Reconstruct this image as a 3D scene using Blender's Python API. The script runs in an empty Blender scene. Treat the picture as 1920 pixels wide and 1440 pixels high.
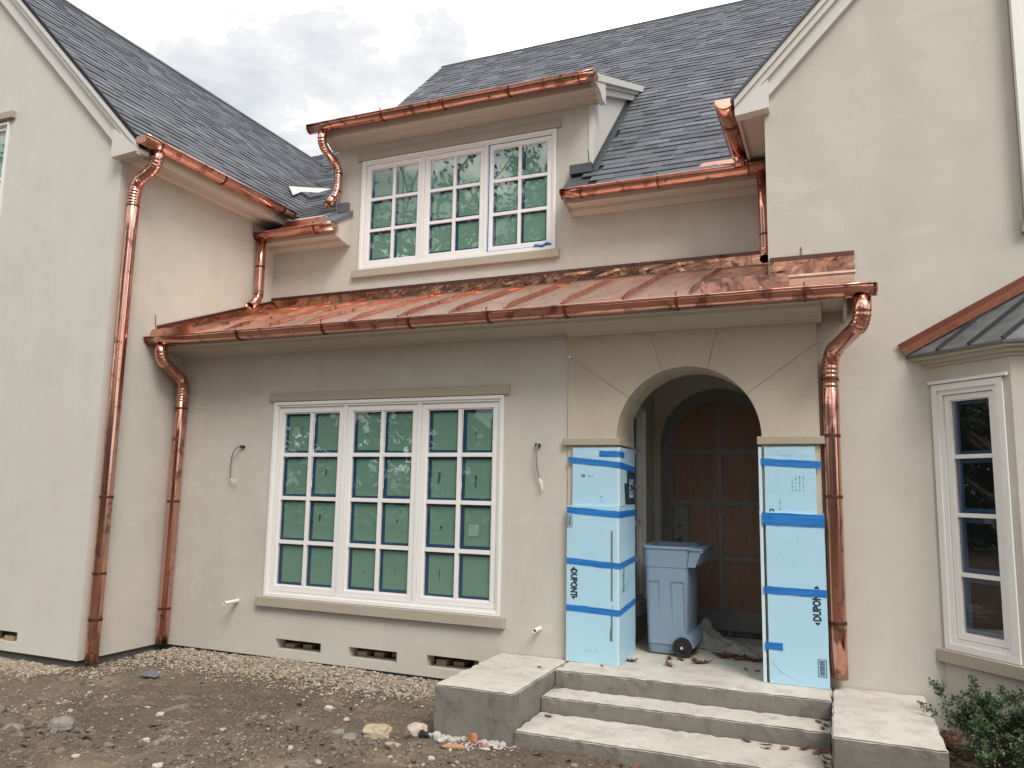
import bpy, bmesh, math, random
from mathutils import Vector, Matrix, noise, Euler
random.seed(7)
sc = bpy.context.scene
COL = sc.collection
R = math.radians

# ------------------------------------------------------------------ camera
cam = bpy.data.objects.new('camera', bpy.data.cameras.new('camera'))
COL.objects.link(cam)
CAM = Vector((5.5735, -6.636, 1.4696))
yaw, pit, rol = R(22.898), R(7.733), R(1.047)
fw = Vector((-math.sin(yaw) * math.cos(pit), math.cos(yaw) * math.cos(pit), math.sin(pit)))
rt0 = Vector((math.cos(yaw), math.sin(yaw), 0)); up0 = rt0.cross(fw)
rt = rt0 * math.cos(rol) + up0 * math.sin(rol); up = up0 * math.cos(rol) - rt0 * math.sin(rol)
cam.matrix_world = Matrix((( rt.x, up.x, -fw.x, CAM.x), (rt.y, up.y, -fw.y, CAM.y), (rt.z, up.z, -fw.z, CAM.z), (0, 0, 0, 1)))
cam.data.sensor_width = 36.0
cam.data.lens = 1442.95 * 36.0 / 1920.0
cam.data.clip_start = 0.05; cam.data.clip_end = 2000
sc.camera = cam

# ------------------------------------------------------------------ sky, sun, exposure
SUN_DIR = Vector((0.50, -0.50, 0.78)).normalized()          # towards the sun
sun_el = math.asin(SUN_DIR.z); sun_az = math.atan2(SUN_DIR.x, SUN_DIR.y)
world = bpy.data.worlds.new('World'); sc.world = world; world.use_nodes = True
wt = world.node_tree; wt.nodes.clear(); WN = wt.nodes.new; WL = wt.links.new
wo = WN('ShaderNodeOutputWorld'); bg = WN('ShaderNodeBackground'); WL(bg.outputs[0], wo.inputs[0])
bg.inputs['Strength'].default_value = 0.12
sky = WN('ShaderNodeTexSky'); sky.sky_type = 'NISHITA'; sky.sun_disc = False
sky.sun_elevation = sun_el; sky.sun_rotation = sun_az
tc = WN('ShaderNodeTexCoord'); sep = WN('ShaderNodeSeparateXYZ'); WL(tc.outputs['Generated'], sep.inputs[0])
def wmath(op, a, b):
    n = WN('ShaderNodeMath'); n.operation = op
    for i, v in enumerate((a, b)):
        if isinstance(v, (int, float)): n.inputs[i].default_value = v
        else: WL(v, n.inputs[i])
    return n.outputs[0]
zz = wmath('ADD', wmath('MAXIMUM', sep.outputs[2], 0.0), 0.22)
comb = WN('ShaderNodeCombineXYZ'); WL(wmath('DIVIDE', sep.outputs[0], zz), comb.inputs[0]); WL(wmath('DIVIDE', sep.outputs[1], zz), comb.inputs[1])
def wnoise(scale, detail, off, rough=0.55, dist=0.0):
    mp = WN('ShaderNodeMapping'); mp.inputs['Location'].default_value = off; WL(comb.outputs[0], mp.inputs[0])
    n = WN('ShaderNodeTexNoise'); n.inputs['Scale'].default_value = scale; n.inputs['Detail'].default_value = detail
    n.inputs['Roughness'].default_value = rough; n.inputs['Distortion'].default_value = dist; WL(mp.outputs[0], n.inputs[0]); return n.outputs['Fac']
def wramp(f, stops):
    r = WN('ShaderNodeValToRGB'); WL(f, r.inputs[0])
    e = r.color_ramp.elements
    while len(e) < len(stops): e.new(0.5)
    for el, (p, c) in zip(e, stops): el.position = p; el.color = (*c, 1)
    return r.outputs[0]
SKY_OFF = (4.523, 0.835, 0.0)
cl = wmath('ADD', wmath('MULTIPLY', wnoise(1.55, 9, SKY_OFF, 0.60, 0.25), 0.72), wmath('MULTIPLY', wnoise(4.6, 8, (1.413, 2.275, 0), 0.6, 0.6), 0.28))
cloud = wramp(cl, [(0.40, (0.30, 0.315, 0.34)), (0.485, (0.40, 0.402, 0.41)), (0.535, (0.60, 0.595, 0.585)), (0.585, (1.25, 1.24, 1.20))])
cloud_b = WN('ShaderNodeMix'); cloud_b.data_type = 'RGBA'; cloud_b.blend_type = 'MULTIPLY'; cloud_b.inputs[0].default_value = 1
WL(cloud, cloud_b.inputs[6]); cloud_b.inputs[7].default_value = (10.6, 10.6, 10.6, 1)
gap = wramp(wnoise(2.3, 6, (9.4, 4.2, 0), 0.5), [(0.62, (0, 0, 0)), (0.72, (0.55, 0.55, 0.55))])
mx = WN('ShaderNodeMix'); mx.data_type = 'RGBA'; WL(gap, mx.inputs[0]); WL(cloud_b.outputs[2], mx.inputs[6]); WL(sky.outputs[0], mx.inputs[7])
WL(mx.outputs[2], bg.inputs['Color'])

sl = bpy.data.lights.new('sun', 'SUN'); sl.energy = 1.5; sl.angle = R(24); sl.color = (1.0, 0.955, 0.89)
sun = bpy.data.objects.new('sun', sl); COL.objects.link(sun)
sun.rotation_euler = SUN_DIR.to_track_quat('Z', 'Y').to_euler(); sun.location = (0, -10, 20)
sc.view_settings.view_transform = 'Standard'; sc.view_settings.look = 'None'
sc.view_settings.gamma = 1.0; sc.view_settings.use_curve_mapping = False
sc.view_settings.exposure = 0.86
sc.render.engine = 'CYCLES'
sc.cycles.max_bounces = 8; sc.cycles.transparent_max_bounces = 12; sc.cycles.use_denoising = True

# ------------------------------------------------------------------ materials
class NT:
    def __init__(s, name):
        s.m = bpy.data.materials.new(name); s.m.use_nodes = True; s.t = s.m.node_tree
        s.b = s.t.nodes['Principled BSDF']; s.o = s.t.nodes['Material Output']
        s.c = s.n('ShaderNodeTexCoord').outputs['Object']
    def n(s, k): return s.t.nodes.new(k)
    def l(s, a, b): s.t.links.new(a, b)
    def noise(s, scale, detail=4, rough=0.55, vec=None, stretch=None, dist=0.0):
        n = s.n('ShaderNodeTexNoise'); n.inputs['Scale'].default_value = scale; n.inputs['Detail'].default_value = detail
        n.inputs['Roughness'].default_value = rough; n.inputs['Distortion'].default_value = dist
        v = vec or s.c
        if stretch:
            mp = s.n('ShaderNodeMapping'); mp.inputs['Scale'].default_value = stretch; s.l(v, mp.inputs[0]); v = mp.outputs[0]
        s.l(v, n.inputs['Vector']); return n.outputs['Fac']
    def ramp(s, f, *stops):
        r = s.n('ShaderNodeValToRGB'); s.l(f, r.inputs[0]); e = r.color_ramp.elements
        while len(e) < len(stops): e.new(0.5)
        for el, (p, c) in zip(e, stops):
            el.position = p; el.color = (c, c, c, 1) if isinstance(c, (int, float)) else (*c, 1)
        return r.outputs[0]
    def mix(s, f, a, b, mode='MIX'):
        n = s.n('ShaderNodeMix'); n.data_type = 'RGBA'; n.blend_type = mode
        for i, v in ((0, f), (6, a), (7, b)):
            if isinstance(v, (int, float)): n.inputs[i].default_value = v if i == 0 else (v, v, v, 1)
            elif isinstance(v, tuple): n.inputs[i].default_value = (*v, 1)
            else: s.l(v, n.inputs[i])
        return n.outputs[2]
    def math(s, op, a, b=0.0):
        n = s.n('ShaderNodeMath'); n.operation = op
        for i, v in ((0, a), (1, b)):
            if isinstance(v, (int, float)): n.inputs[i].default_value = v
            else: s.l(v, n.inputs[i])
        return n.outputs[0]
    def island(s):
        g = s.n('ShaderNodeNewGeometry'); o = s.n('ShaderNodeObjectInfo')
        return s.math('FRACT', s.math('ADD', g.outputs['Random Per Island'], s.math('MULTIPLY', o.outputs['Random'], 7.31)))
    def bump(s, h, strength=0.3, dist=0.01, prev=None):
        n = s.n('ShaderNodeBump'); n.inputs['Strength'].default_value = strength; n.inputs['Distance'].default_value = dist
        s.l(h, n.inputs['Height'])
        if prev is not None: s.l(prev, n.inputs['Normal'])
        return n.outputs[0]
    def done(s, col=None, rough=None, nrm=None, metal=None, spec=None):
        for k, v in (('Base Color', col), ('Roughness', rough), ('Normal', nrm), ('Metallic', metal), ('Specular IOR Level', spec)):
            if v is None: continue
            if isinstance(v, tuple): s.b.inputs[k].default_value = (*v, 1)
            elif isinstance(v, (int, float)): s.b.inputs[k].default_value = v
            else: s.l(v, s.b.inputs[k])
        return s.m
M = {}
def mat_stucco(name, a, b, c):
    t = NT(name)
    big = t.noise(0.7, 5, 0.6); mid = t.noise(2.6, 6, 0.6, dist=0.6); tr = t.noise(3.2, 4, 0.6, stretch=(1, 1, 0.35))
    col = t.mix(t.ramp(big, (0.35, 0), (0.65, 1)), a, b)
    col = t.mix(t.math('MULTIPLY', t.ramp(mid, (0.45, 0), (0.7, 1)), 0.55), col, c)
    col = t.mix(t.math('MULTIPLY', t.ramp(tr, (0.48, 0), (0.72, 1)), 0.35), col, tuple(v * 0.84 for v in b)); sw = t.noise(2.4, 7, 0.7, stretch=(0.6, 0.6, 1.6), dist=2.2); col = t.mix(t.math('MULTIPLY', t.ramp(sw, (0.54, 0), (0.66, 1)), 0.30), col, tuple(v * 1.10 for v in c)); pk = t.noise(1.15, 4, 0.55); col = t.mix(t.math('MULTIPLY', t.ramp(pk, (0.5, 0), (0.66, 1)), 0.35), col, (a[0] * 1.01, a[1] * 0.955, a[2] * 0.94)); hc = t.ramp(t.noise(15, 8, 0.75, dist=2.5), (0.662, 0), (0.69, 1)); col = t.mix(t.math('MULTIPLY', hc, 0.22), col, tuple(v * 0.7 for v in b))
    fine = t.noise(160, 4, 0.7); trow = t.noise(9, 5, 0.65, dist=1.2)
    nb = t.bump(trow, 0.05, 0.03); nb = t.bump(fine, 0.18, 0.003, nb)
    return t.done(col, 0.88, nb, spec=0.25)
M['stucco'] = mat_stucco('stucco', (0.535, 0.505, 0.440), (0.495, 0.465, 0.405), (0.555, 0.53, 0.472))
M['stucco_front_lit'] = mat_stucco('stucco_pale_lit', (0.59, 0.577, 0.52), (0.56, 0.546, 0.49), (0.61, 0.60, 0.545))  # same stucco; the left wing front's brighter, greyer light put into the colour
t = NT('cast_stone'); sp = t.noise(70, 5, 0.7); bl = t.noise(1.8, 4)
col = t.mix(t.ramp(bl, (0.35, 0), (0.65, 1)), (0.50, 0.435, 0.34), (0.555, 0.485, 0.39))
col = t.mix(t.math('MULTIPLY', t.ramp(sp, (0.52, 0), (0.75, 1)), 0.45), col, (0.27, 0.225, 0.165))
pit_ = t.ramp(t.noise(34, 3, 0.6), (0.68, 0), (0.74, 1)); col = t.mix(t.math('MULTIPLY', pit_, 0.5), col, (0.2, 0.165, 0.12))
M['stone'] = t.done(col, 0.85, t.bump(sp, 0.15, 0.004), spec=0.25)
t = NT('stone_trim'); bl = t.noise(3, 4)
M['stone_trim'] = t.done(t.mix(bl, (0.36, 0.315, 0.25), (0.41, 0.365, 0.295)), 0.8, t.bump(t.noise(90, 4), 0.1, 0.003), spec=0.25)
def mat_paint(name, c, rough=0.45, var=0.06, grain=40):
    t = NT(name); n = t.noise(1.7, 5, 0.6); d = t.noise(6, 6, 0.65, stretch=(1, 1, 0.4))
    col = t.mix(n, c, tuple(v * (1 - var) for v in c)); col = t.mix(t.math('MULTIPLY', t.ramp(d, (0.58, 0), (0.8, 1)), 0.35), col, tuple(v * 0.8 for v in c))
    return t.done(col, rough, t.bump(t.noise(grain, 3), 0.05, 0.003), spec=0.4)
M['white'] = mat_paint('white_window_paint', (0.78, 0.77, 0.75), 0.38, 0.03)
M['trim'] = mat_paint('beige_trim_paint', (0.53, 0.49, 0.42), 0.55)
M['rake'] = mat_paint('pale_grey_trim_paint', (0.62, 0.60, 0.56), 0.5)
M['door_grey'] = mat_paint('door_grey_paint', (0.27, 0.28, 0.27), 0.5, 0.15)
M['pvc'] = mat_paint('white_plastic', (0.78, 0.76, 0.72), 0.35)
M['cable'] = mat_paint('grey_cable', (0.22, 0.21, 0.20), 0.5)
M['black'] = mat_paint('black_plastic', (0.02, 0.021, 0.024), 0.55)
M['dark_hole'] = mat_paint('dark_gap', (0.03, 0.027, 0.024), 0.9)
M['bin'] = mat_paint('blue_grey_bin_plastic', (0.255, 0.345, 0.445), 0.5, 0.14, 180)
M['lead'] = mat_paint('dark_flashing', (0.075, 0.082, 0.09), 0.5)
def mat_copper(name, base, dark, rough0, stain_lo, wav=0.12, wsc=2.2, streak=0.0):
    t = NT(name)
    n1 = t.noise(5.5, 7, 0.62, dist=0.5); n2 = t.noise(1.6, 5, 0.6, dist=0.8); n3 = t.noise(17, 5, 0.6, dist=1.0)
    st = t.ramp(n1, (stain_lo, 0), (stain_lo + 0.09, 1)); sp = t.ramp(n3, (0.655, 0), (0.70, 1))
    oi = t.n('ShaderNodeObjectInfo')
    col = t.mix(t.ramp(n2, (0.35, 0), (0.65, 1)), base, tuple(v * k for v, k in zip(base, (0.86, 0.80, 0.78))))
    col = t.mix(t.math('MULTIPLY', oi.outputs['Random'], 0.3), col, tuple(v * k for v, k in zip(base, (0.82, 0.70, 0.66))))
    col = t.mix(t.math('MULTIPLY', st, 0.75), col, dark); col = t.mix(t.math('MULTIPLY', sp, 0.8), col, tuple(v * 0.6 for v in dark))
    if streak:
        sk = t.noise(4.5, 6, 0.65, stretch=(2.6, 0.55, 0.55), dist=0.9); sk2 = t.noise(2.3, 5, 0.6, stretch=(0.8, 1.6, 1.6), dist=1.4)
        col = t.mix(t.math('MULTIPLY', t.ramp(sk, (0.50, 0), (0.62, 1)), streak), col, tuple(v * k for v, k in zip(base, (0.62, 0.50, 0.45)))); col = t.mix(t.math('MULTIPLY', t.ramp(sk2, (0.52, 0), (0.60, 1)), streak * 0.8), col, tuple(v * k for v, k in zip(base, (0.92, 0.68, 0.56))))
    rg = t.math('ADD', t.math('MULTIPLY', st, 0.16), t.math('ADD', rough0, t.math('MULTIPLY', n2, 0.12)))
    w = t.noise(wsc, 2, 0.4, dist=0.4)
    return t.done(col, rg, t.bump(w, wav, 0.06), metal=1.0)
M['copper'] = mat_copper('copper', (0.74, 0.415, 0.32), (0.16, 0.075, 0.055), 0.08, 0.55, 0.045, 2.0)  # dark patches: stains, deepened to stand in for dark reflections on the pipes
M['copper_pan'] = mat_copper('copper_sheet', (0.97, 0.76, 0.66), (0.60, 0.39, 0.31), 0.30, 0.56, 0.16, 1.6, 0.7)
M['copper_flash'] = mat_copper('copper_flashing', (0.50, 0.27, 0.175), (0.20, 0.10, 0.07), 0.10, 0.50, 0.35, 4.5)
M['copper_brown'] = mat_copper('copper_brown', (0.30, 0.125, 0.085), (0.17, 0.07, 0.05), 0.36, 0.55, 0.05)
M['copper_dark'] = mat_copper('copper_dark', (0.34, 0.18, 0.135), (0.10, 0.05, 0.04), 0.14, 0.50, 0.35, 5.0)
M['copper_hem'] = mat_copper('copper_hem', (0.16, 0.085, 0.065), (0.07, 0.04, 0.032), 0.42, 0.55, 0.05)
M['copper_dull'] = mat_copper('copper_weathered', (0.52, 0.20, 0.12), (0.25, 0.095, 0.055), 0.30, 0.55, 0.1)
t = NT('zinc_roof'); n = t.noise(9, 6, 0.65, dist=0.6)
M['zinc'] = t.done(t.mix(t.ramp(n, (0.35, 0), (0.7, 1)), (0.085, 0.093, 0.096), (0.16, 0.172, 0.172)), t.math('ADD', 0.38, t.math('MULTIPLY', n, 0.3)), t.bump(t.noise(3, 2), 0.1, 0.03), metal=0.25)
t = NT('slate_grey_shingle'); r = t.island()
g1 = t.ramp(r, (0.0, (0.090, 0.096, 0.110)), (0.4, (0.120, 0.127, 0.144)), (0.85, (0.145, 0.153, 0.173)), (1.0, (0.195, 0.205, 0.228)))
gr = t.noise(260, 3, 0.7); bl = t.noise(3.0, 4); bl2 = t.noise(24, 3)
g1 = t.mix(t.math('MULTIPLY', t.ramp(gr, (0.5, 0), (0.72, 1)), 0.35), g1, (0.25, 0.262, 0.29)); g1 = t.mix(t.math('MULTIPLY', t.ramp(bl, (0.4, 0), (0.7, 1)), 0.3), g1, (0.08, 0.085, 0.1))
g1 = t.mix(t.math('MULTIPLY', t.ramp(bl2, (0.45, 0), (0.7, 1)), 0.25), g1, (0.07, 0.075, 0.09))
M['shingle'] = t.done(g1, 0.86, t.bump(gr, 0.4, 0.003), spec=0.3)
M['roof_under'] = mat_paint('roof_underlay', (0.02, 0.021, 0.023), 0.9)
# glass in front of covered windows
def thin_ior(t, fr, ior):
    """a thin sheet reflects alike from both sides: undo the inversion on back faces"""
    g = t.n('ShaderNodeNewGeometry'); mp = t.n('ShaderNodeMapRange'); mp.inputs['To Min'].default_value = ior; mp.inputs['To Max'].default_value = 1 / ior
    t.l(g.outputs['Backfacing'], mp.inputs['Value']); t.l(mp.outputs[0], fr.inputs['IOR'])
def mat_glass(name, k):
    t = NT(name); t.t.nodes.remove(t.b)
    fr = t.n('ShaderNodeFresnel'); thin_ior(t, fr, 1.5)
    w = t.bump(t.noise(1.1, 2, 0.4), 0.06, 0.05)
    tr = t.n('ShaderNodeBsdfTransparent'); tr.inputs[0].default_value = (0.97, 0.985, 0.975, 1)
    gl = t.n('ShaderNodeBsdfGlossy'); gl.inputs['Roughness'].default_value = 0.015; t.l(w, gl.inputs['Normal'])
    ms = t.n('ShaderNodeMixShader'); t.l(t.math('MINIMUM', t.math('MULTIPLY', fr.outputs[0], k), 1.0), ms.inputs[0])
    t.l(tr.outputs[0], ms.inputs[1]); t.l(gl.outputs[0], ms.inputs[2]); t.l(ms.outputs[0], t.o.inputs[0]); return t.m
M['glass'] = mat_glass('window_glass', 2.9)
def mat_cover(name, a, b):
    t = NT(name); n = t.noise(2.2, 4); f = t.noise(8, 5, 0.6, stretch=(0.4, 0.4, 2.5))
    oi = t.island()
    col = t.mix(n, a, b); col = t.mix(t.math('MULTIPLY', oi, 0.25), col, tuple(v * 0.82 for v in a))
    col = t.mix(t.math('MULTIPLY', t.ramp(f, (0.55, 0), (0.8, 1)), 0.3), col, tuple(v * 1.3 for v in b)); return t.done(col, 0.7, spec=0.2)
M['green'] = mat_cover('green_window_film', (0.165, 0.325, 0.26), (0.185, 0.335, 0.255))
M['green_print'] = mat_cover('pale_green_paper', (0.30, 0.46, 0.38), (0.32, 0.47, 0.38))
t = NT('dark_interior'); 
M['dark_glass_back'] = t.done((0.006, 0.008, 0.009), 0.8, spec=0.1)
M['navy_tape'] = mat_paint('navy_edge_tape', (0.012, 0.055, 0.15), 0.5, 0.2)
M['grey_tear'] = mat_paint('dark_tear', (0.05, 0.095, 0.075), 0.8)
t = NT('blue_tape'); wr = t.noise(14, 5, 0.6, stretch=(0.25, 0.25, 3.0))
M['tape'] = t.done(t.mix(t.ramp(wr, (0.4, 0), (0.65, 1)), (0.010, 0.135, 0.44), (0.02, 0.19, 0.55)), 0.42, t.bump(wr, 0.5, 0.01), spec=0.5)
t = NT('foam_board_film'); n = t.noise(1.4, 4); f = t.noise(30, 4, 0.6)
fc = t.mix(n, (0.37, 0.59, 0.735), (0.41, 0.63, 0.77)); fc = t.mix(t.math('MULTIPLY', t.ramp(t.noise(9, 7, 0.7, dist=1.5), (0.60, 0), (0.70, 1)), 0.28), fc, (0.30, 0.42, 0.50)); fc = t.mix(t.math('MULTIPLY', t.ramp(t.noise(22, 6, 0.7, stretch=(1, 1, 0.35)), (0.67, 0), (0.72, 1)), 0.5), fc, (0.62, 0.76, 0.82))
M['foam'] = t.done(fc, 0.33, t.bump(t.noise(5, 4, 0.6), 0.12, 0.012), spec=0.5)
M['foam_edge'] = mat_paint('foam_edge', (0.55, 0.70, 0.76), 0.7)
M['ink'] = mat_paint('dark_ink', (0.028, 0.045, 0.06), 0.5); M['ink_pale'] = mat_paint('faint_ink', (0.20, 0.30, 0.36), 0.5)
M['slit'] = mat_paint('grey_slit', (0.13, 0.155, 0.165), 0.7)
t = NT('plywood_panel'); g = t.noise(3, 6, 0.6, stretch=(6, 6, 0.4)); n = t.noise(1.5, 3)
M['ply'] = t.done(t.mix(t.ramp(g, (0.35, 0), (0.7, 1)), (0.30, 0.115, 0.058), (0.41, 0.175, 0.09)), 0.6)
t = NT('raw_timber'); g = t.noise(4, 6, 0.6, stretch=(0.5, 6, 6))
M['timber'] = t.done(t.mix(g, (0.30, 0.20, 0.11), (0.42, 0.30, 0.18)), 0.8)
t = NT('clear_plastic_sheet'); t.t.nodes.remove(t.b)
tr = t.n('ShaderNodeBsdfTransparent'); tr.inputs[0].default_value = (0.93, 0.94, 0.94, 1)
df = t.n('ShaderNodeBsdfTranslucent'); df.inputs[0].default_value = (0.75, 0.76, 0.74, 1); d2 = t.n('ShaderNodeBsdfDiffuse'); d2.inputs[0].default_value = (0.62, 0.62, 0.60, 1)
gl = t.n('ShaderNodeBsdfGlossy'); gl.inputs['Roughness'].default_value = 0.10
cr = t.noise(7, 6, 0.65, stretch=(2.5, 2.5, 0.5), dist=0.8); nb = t.bump(cr, 0.7, 0.03); t.l(nb, gl.inputs['Normal']); t.l(nb, d2.inputs['Normal'])
m1 = t.n('ShaderNodeMixShader'); m1.inputs[0].default_value = 0.5; t.l(df.outputs[0], m1.inputs[1]); t.l(d2.outputs[0], m1.inputs[2])
m2 = t.n('ShaderNodeMixShader'); t.l(t.math('ADD', 0.17, t.math('MULTIPLY', t.ramp(cr, (0.48, 0), (0.75, 1)), 0.30)), m2.inputs[0]); t.l(tr.outputs[0], m2.inputs[1]); t.l(m1.outputs[0], m2.inputs[2])
lw = t.n('ShaderNodeFresnel'); thin_ior(t, lw, 1.45); t.l(nb, lw.inputs['Normal'])
m3 = t.n('ShaderNodeMixShader'); t.l(t.math('MULTIPLY', lw.outputs[0], 0.9), m3.inputs[0]); t.l(m2.outputs[0], m3.inputs[1]); t.l(gl.outputs[0], m3.inputs[2]); t.l(m3.outputs[0], t.o.inputs[0])
M['plastic'] = t.m
t = NT('crumpled_plastic'); 
M['plastic_heap'] = t.done((0.70, 0.70, 0.67), 0.28, t.bump(t.noise(9, 6, 0.65, dist=1.0), 0.6, 0.03), spec=0.6)
t.b.inputs['Transmission Weight'].default_value = 0.35; t.b.inputs['Alpha'].default_value = 0.8
def mat_concrete(name, a, b, dark, dirt=0.6):
    t = NT(name); n = t.noise(1.8, 6, 0.6); n2 = t.noise(7, 6, 0.68, dist=0.7); pits = t.ramp(t.noise(26, 3, 0.6), (0.70, 0), (0.74, 1)); fi = t.noise(120, 4, 0.7)
    col = t.mix(t.ramp(n, (0.35, 0), (0.65, 1)), a, b); col = t.mix(t.math('MULTIPLY', t.ramp(n2, (0.50, 0), (0.74, 1)), dirt), col, dark)
    col = t.mix(t.math('MULTIPLY', pits, 0.7), col, tuple(v * 0.35 for v in a)); col = t.mix(t.math('MULTIPLY', t.ramp(fi, (0.5, 0), (0.8, 1)), 0.25), col, tuple(v * 0.6 for v in a))
    st = t.noise(5, 5, 0.65, stretch=(2.2, 2.2, 0.5), dist=0.4); col = t.mix(t.math('MULTIPLY', t.ramp(st, (0.5, 0), (0.72, 1)), dirt * 0.6), col, tuple(v * 1.5 for v in dark)); cr = t.ramp(t.noise(11, 7, 0.72, dist=1.5), (0.60, 0), (0.66, 1)); col = t.mix(t.math('MULTIPLY', cr, dirt * 0.55), col, tuple(v * 1.25 for v in b)); h = t.math('SUBTRACT', n2, t.math('MULTIPLY', pits, 0.8)); return t.done(col, 0.9, t.bump(fi, 0.35, 0.005, t.bump(h, 0.5, 0.014)), spec=0.2)
M['concrete_top'] = mat_concrete('top_lit_concrete', (0.60, 0.56, 0.50), (0.50, 0.46, 0.40), (0.28, 0.245, 0.20), 0.62)  # pale tops, with light from above also put into the colour
M['concrete_face'] = mat_concrete('dirty_shaded_concrete', (0.215, 0.20, 0.175), (0.175, 0.163, 0.143), (0.105, 0.097, 0.082), 0.85)  # darker dirty faces, with their shade also put into the colour
M['foundation'] = mat_concrete('foundation_concrete', (0.11, 0.105, 0.098), (0.085, 0.08, 0.075), (0.05, 0.047, 0.043), 0.7)
# soil
t = NT('bare_soil')
n1 = t.noise(0.9, 6, 0.6, dist=0.6); n2 = t.noise(5, 8, 0.7, dist=0.4); n3 = t.noise(38, 6, 0.7); n4 = t.noise(1.7, 5, 0.6, stretch=(1, 1.8, 1), dist=0.8)
col = t.mix(t.ramp(n1, (0.38, 0), (0.62, 1)), (0.118, 0.089, 0.064), (0.172, 0.134, 0.096))
col = t.mix(t.math('MULTIPLY', t.ramp(n4, (0.55, 0), (0.68, 1)), 0.55), col, (0.29, 0.215, 0.14))
col = t.mix(t.math('MULTIPLY', t.ramp(n2, (0.52, 0), (0.70, 1)), 0.6), col, (0.115, 0.095, 0.078))
col = t.mix(t.math('MULTIPLY', t.ramp(n3, (0.56, 0), (0.66, 1)), 0.65), col, (0.36, 0.315, 0.26)); col = t.mix(t.math('MULTIPLY', t.ramp(t.noise(55, 5, 0.7), (0.56, 0), (0.66, 1)), 0.7), col, (0.06, 0.05, 0.042))
col = t.mix(t.math('MULTIPLY', t.ramp(t.noise(2.3, 7, 0.72, dist=1.2), (0.58, 0), (0.66, 1)), 0.55), col, (0.34, 0.30, 0.25))
M['soil'] = t.done(col, 0.95, t.bump(n3, 0.6, 0.012, t.bump(n2, 0.8, 0.04)), spec=0.15)
def mat_pebble(name, *cols, rough=0.8):
    t = NT(name); r = t.island(); k = len(cols) - 1
    col = t.ramp(r, *[(i / k, c) for i, c in enumerate(cols)]); n = t.noise(45, 4, 0.6)
    return t.done(t.mix(t.math('MULTIPLY', n, 0.45), col, (0.16, 0.13, 0.10)), rough, t.bump(n, 0.3, 0.006), spec=0.3)
M['pebble'] = mat_pebble('river_pebble', (0.30, 0.22, 0.14), (0.52, 0.45, 0.35), (0.15, 0.11, 0.08), (0.40, 0.32, 0.22), (0.22, 0.20, 0.18), (0.60, 0.55, 0.47), (0.20, 0.135, 0.085), (0.36, 0.29, 0.20), (0.12, 0.09, 0.07))
M['clod'] = mat_pebble('soil_clod', (0.115, 0.088, 0.064), (0.165, 0.128, 0.094), (0.098, 0.076, 0.056), (0.22, 0.18, 0.14), (0.14, 0.107, 0.078), rough=0.95)
M['chip'] = mat_pebble('rubble_chip', (0.36, 0.31, 0.25), (0.17, 0.13, 0.095), (0.54, 0.50, 0.44), (0.24, 0.19, 0.14), (0.13, 0.098, 0.07), (0.32, 0.25, 0.165), (0.19, 0.15, 0.115))
def mat_rock(name, a, b):
    t = NT(name); n = t.noise(14, 6, 0.65, dist=0.5); f = t.noise(60, 4)
    return t.done(t.mix(t.ramp(n, (0.35, 0), (0.7, 1)), a, b), 0.9, t.bump(f, 0.5, 0.006, t.bump(n, 0.5, 0.015)), spec=0.2)
M['limestone'] = mat_rock('tan_limestone', (0.40, 0.31, 0.21), (0.48, 0.39, 0.29)); M['pinkstone'] = mat_rock('pale_rock', (0.46, 0.37, 0.30), (0.56, 0.48, 0.41))
M['greyrock'] = mat_rock('grey_rock', (0.21, 0.185, 0.16), (0.30, 0.27, 0.235)); M['plaster'] = mat_rock('white_plaster', (0.52, 0.50, 0.46), (0.40, 0.38, 0.345))
M['brickbit'] = mat_rock('broken_brick', (0.34, 0.13, 0.07), (0.46, 0.22, 0.13)); M['orangewood'] = mat_rock('orange_offcut', (0.40, 0.23, 0.12), (0.46, 0.29, 0.17))
M['mortar_heap'] = mat_rock('mortar_spill', (0.38, 0.35, 0.31), (0.48, 0.45, 0.40)); M['blue_scrap'] = mat_paint('blue_scrap_plastic', (0.03, 0.10, 0.33), 0.5)
t = NT('dry_oak_leaf'); r = t.island(); n = t.noise(30, 4)
M['leaf_dry'] = t.done(t.mix(n, t.ramp(r, (0, (0.12, 0.042, 0.022)), (0.5, (0.19, 0.075, 0.04)), (1, (0.26, 0.12, 0.065))), (0.08, 0.032, 0.02)), 0.6, t.bump(n, 0.4, 0.004))
t = NT('shrub_leaf'); r = t.island()
lc = t.ramp(r, (0, (0.026, 0.050, 0.018)), (0.45, (0.045, 0.082, 0.028)), (0.8, (0.07, 0.115, 0.045)), (1, (0.13, 0.16, 0.075))); t.done(lc, 0.42, spec=0.45)
t.b.inputs['Subsurface Weight'].default_value = 0.0; M['shrub_leaf'] = t.m
t = NT('tree_leaf'); r = t.island(); M['tree_leaf'] = t.done(t.ramp(r, (0, (0.035, 0.06, 0.022)), (1, (0.10, 0.135, 0.055))), 0.55)
t = NT('bark'); n = t.noise(12, 6, 0.65, stretch=(3, 3, 0.6)); M['bark'] = t.done(t.mix(n, (0.10, 0.078, 0.058), (0.19, 0.155, 0.12)), 0.9, t.bump(n, 0.8, 0.02))
t = NT('bark_mulch'); r = t.island(); M['mulch'] = t.done(t.ramp(r, (0, (0.055, 0.036, 0.025)), (0.6, (0.11, 0.075, 0.05)), (1, (0.19, 0.145, 0.11))), 0.9)

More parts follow.
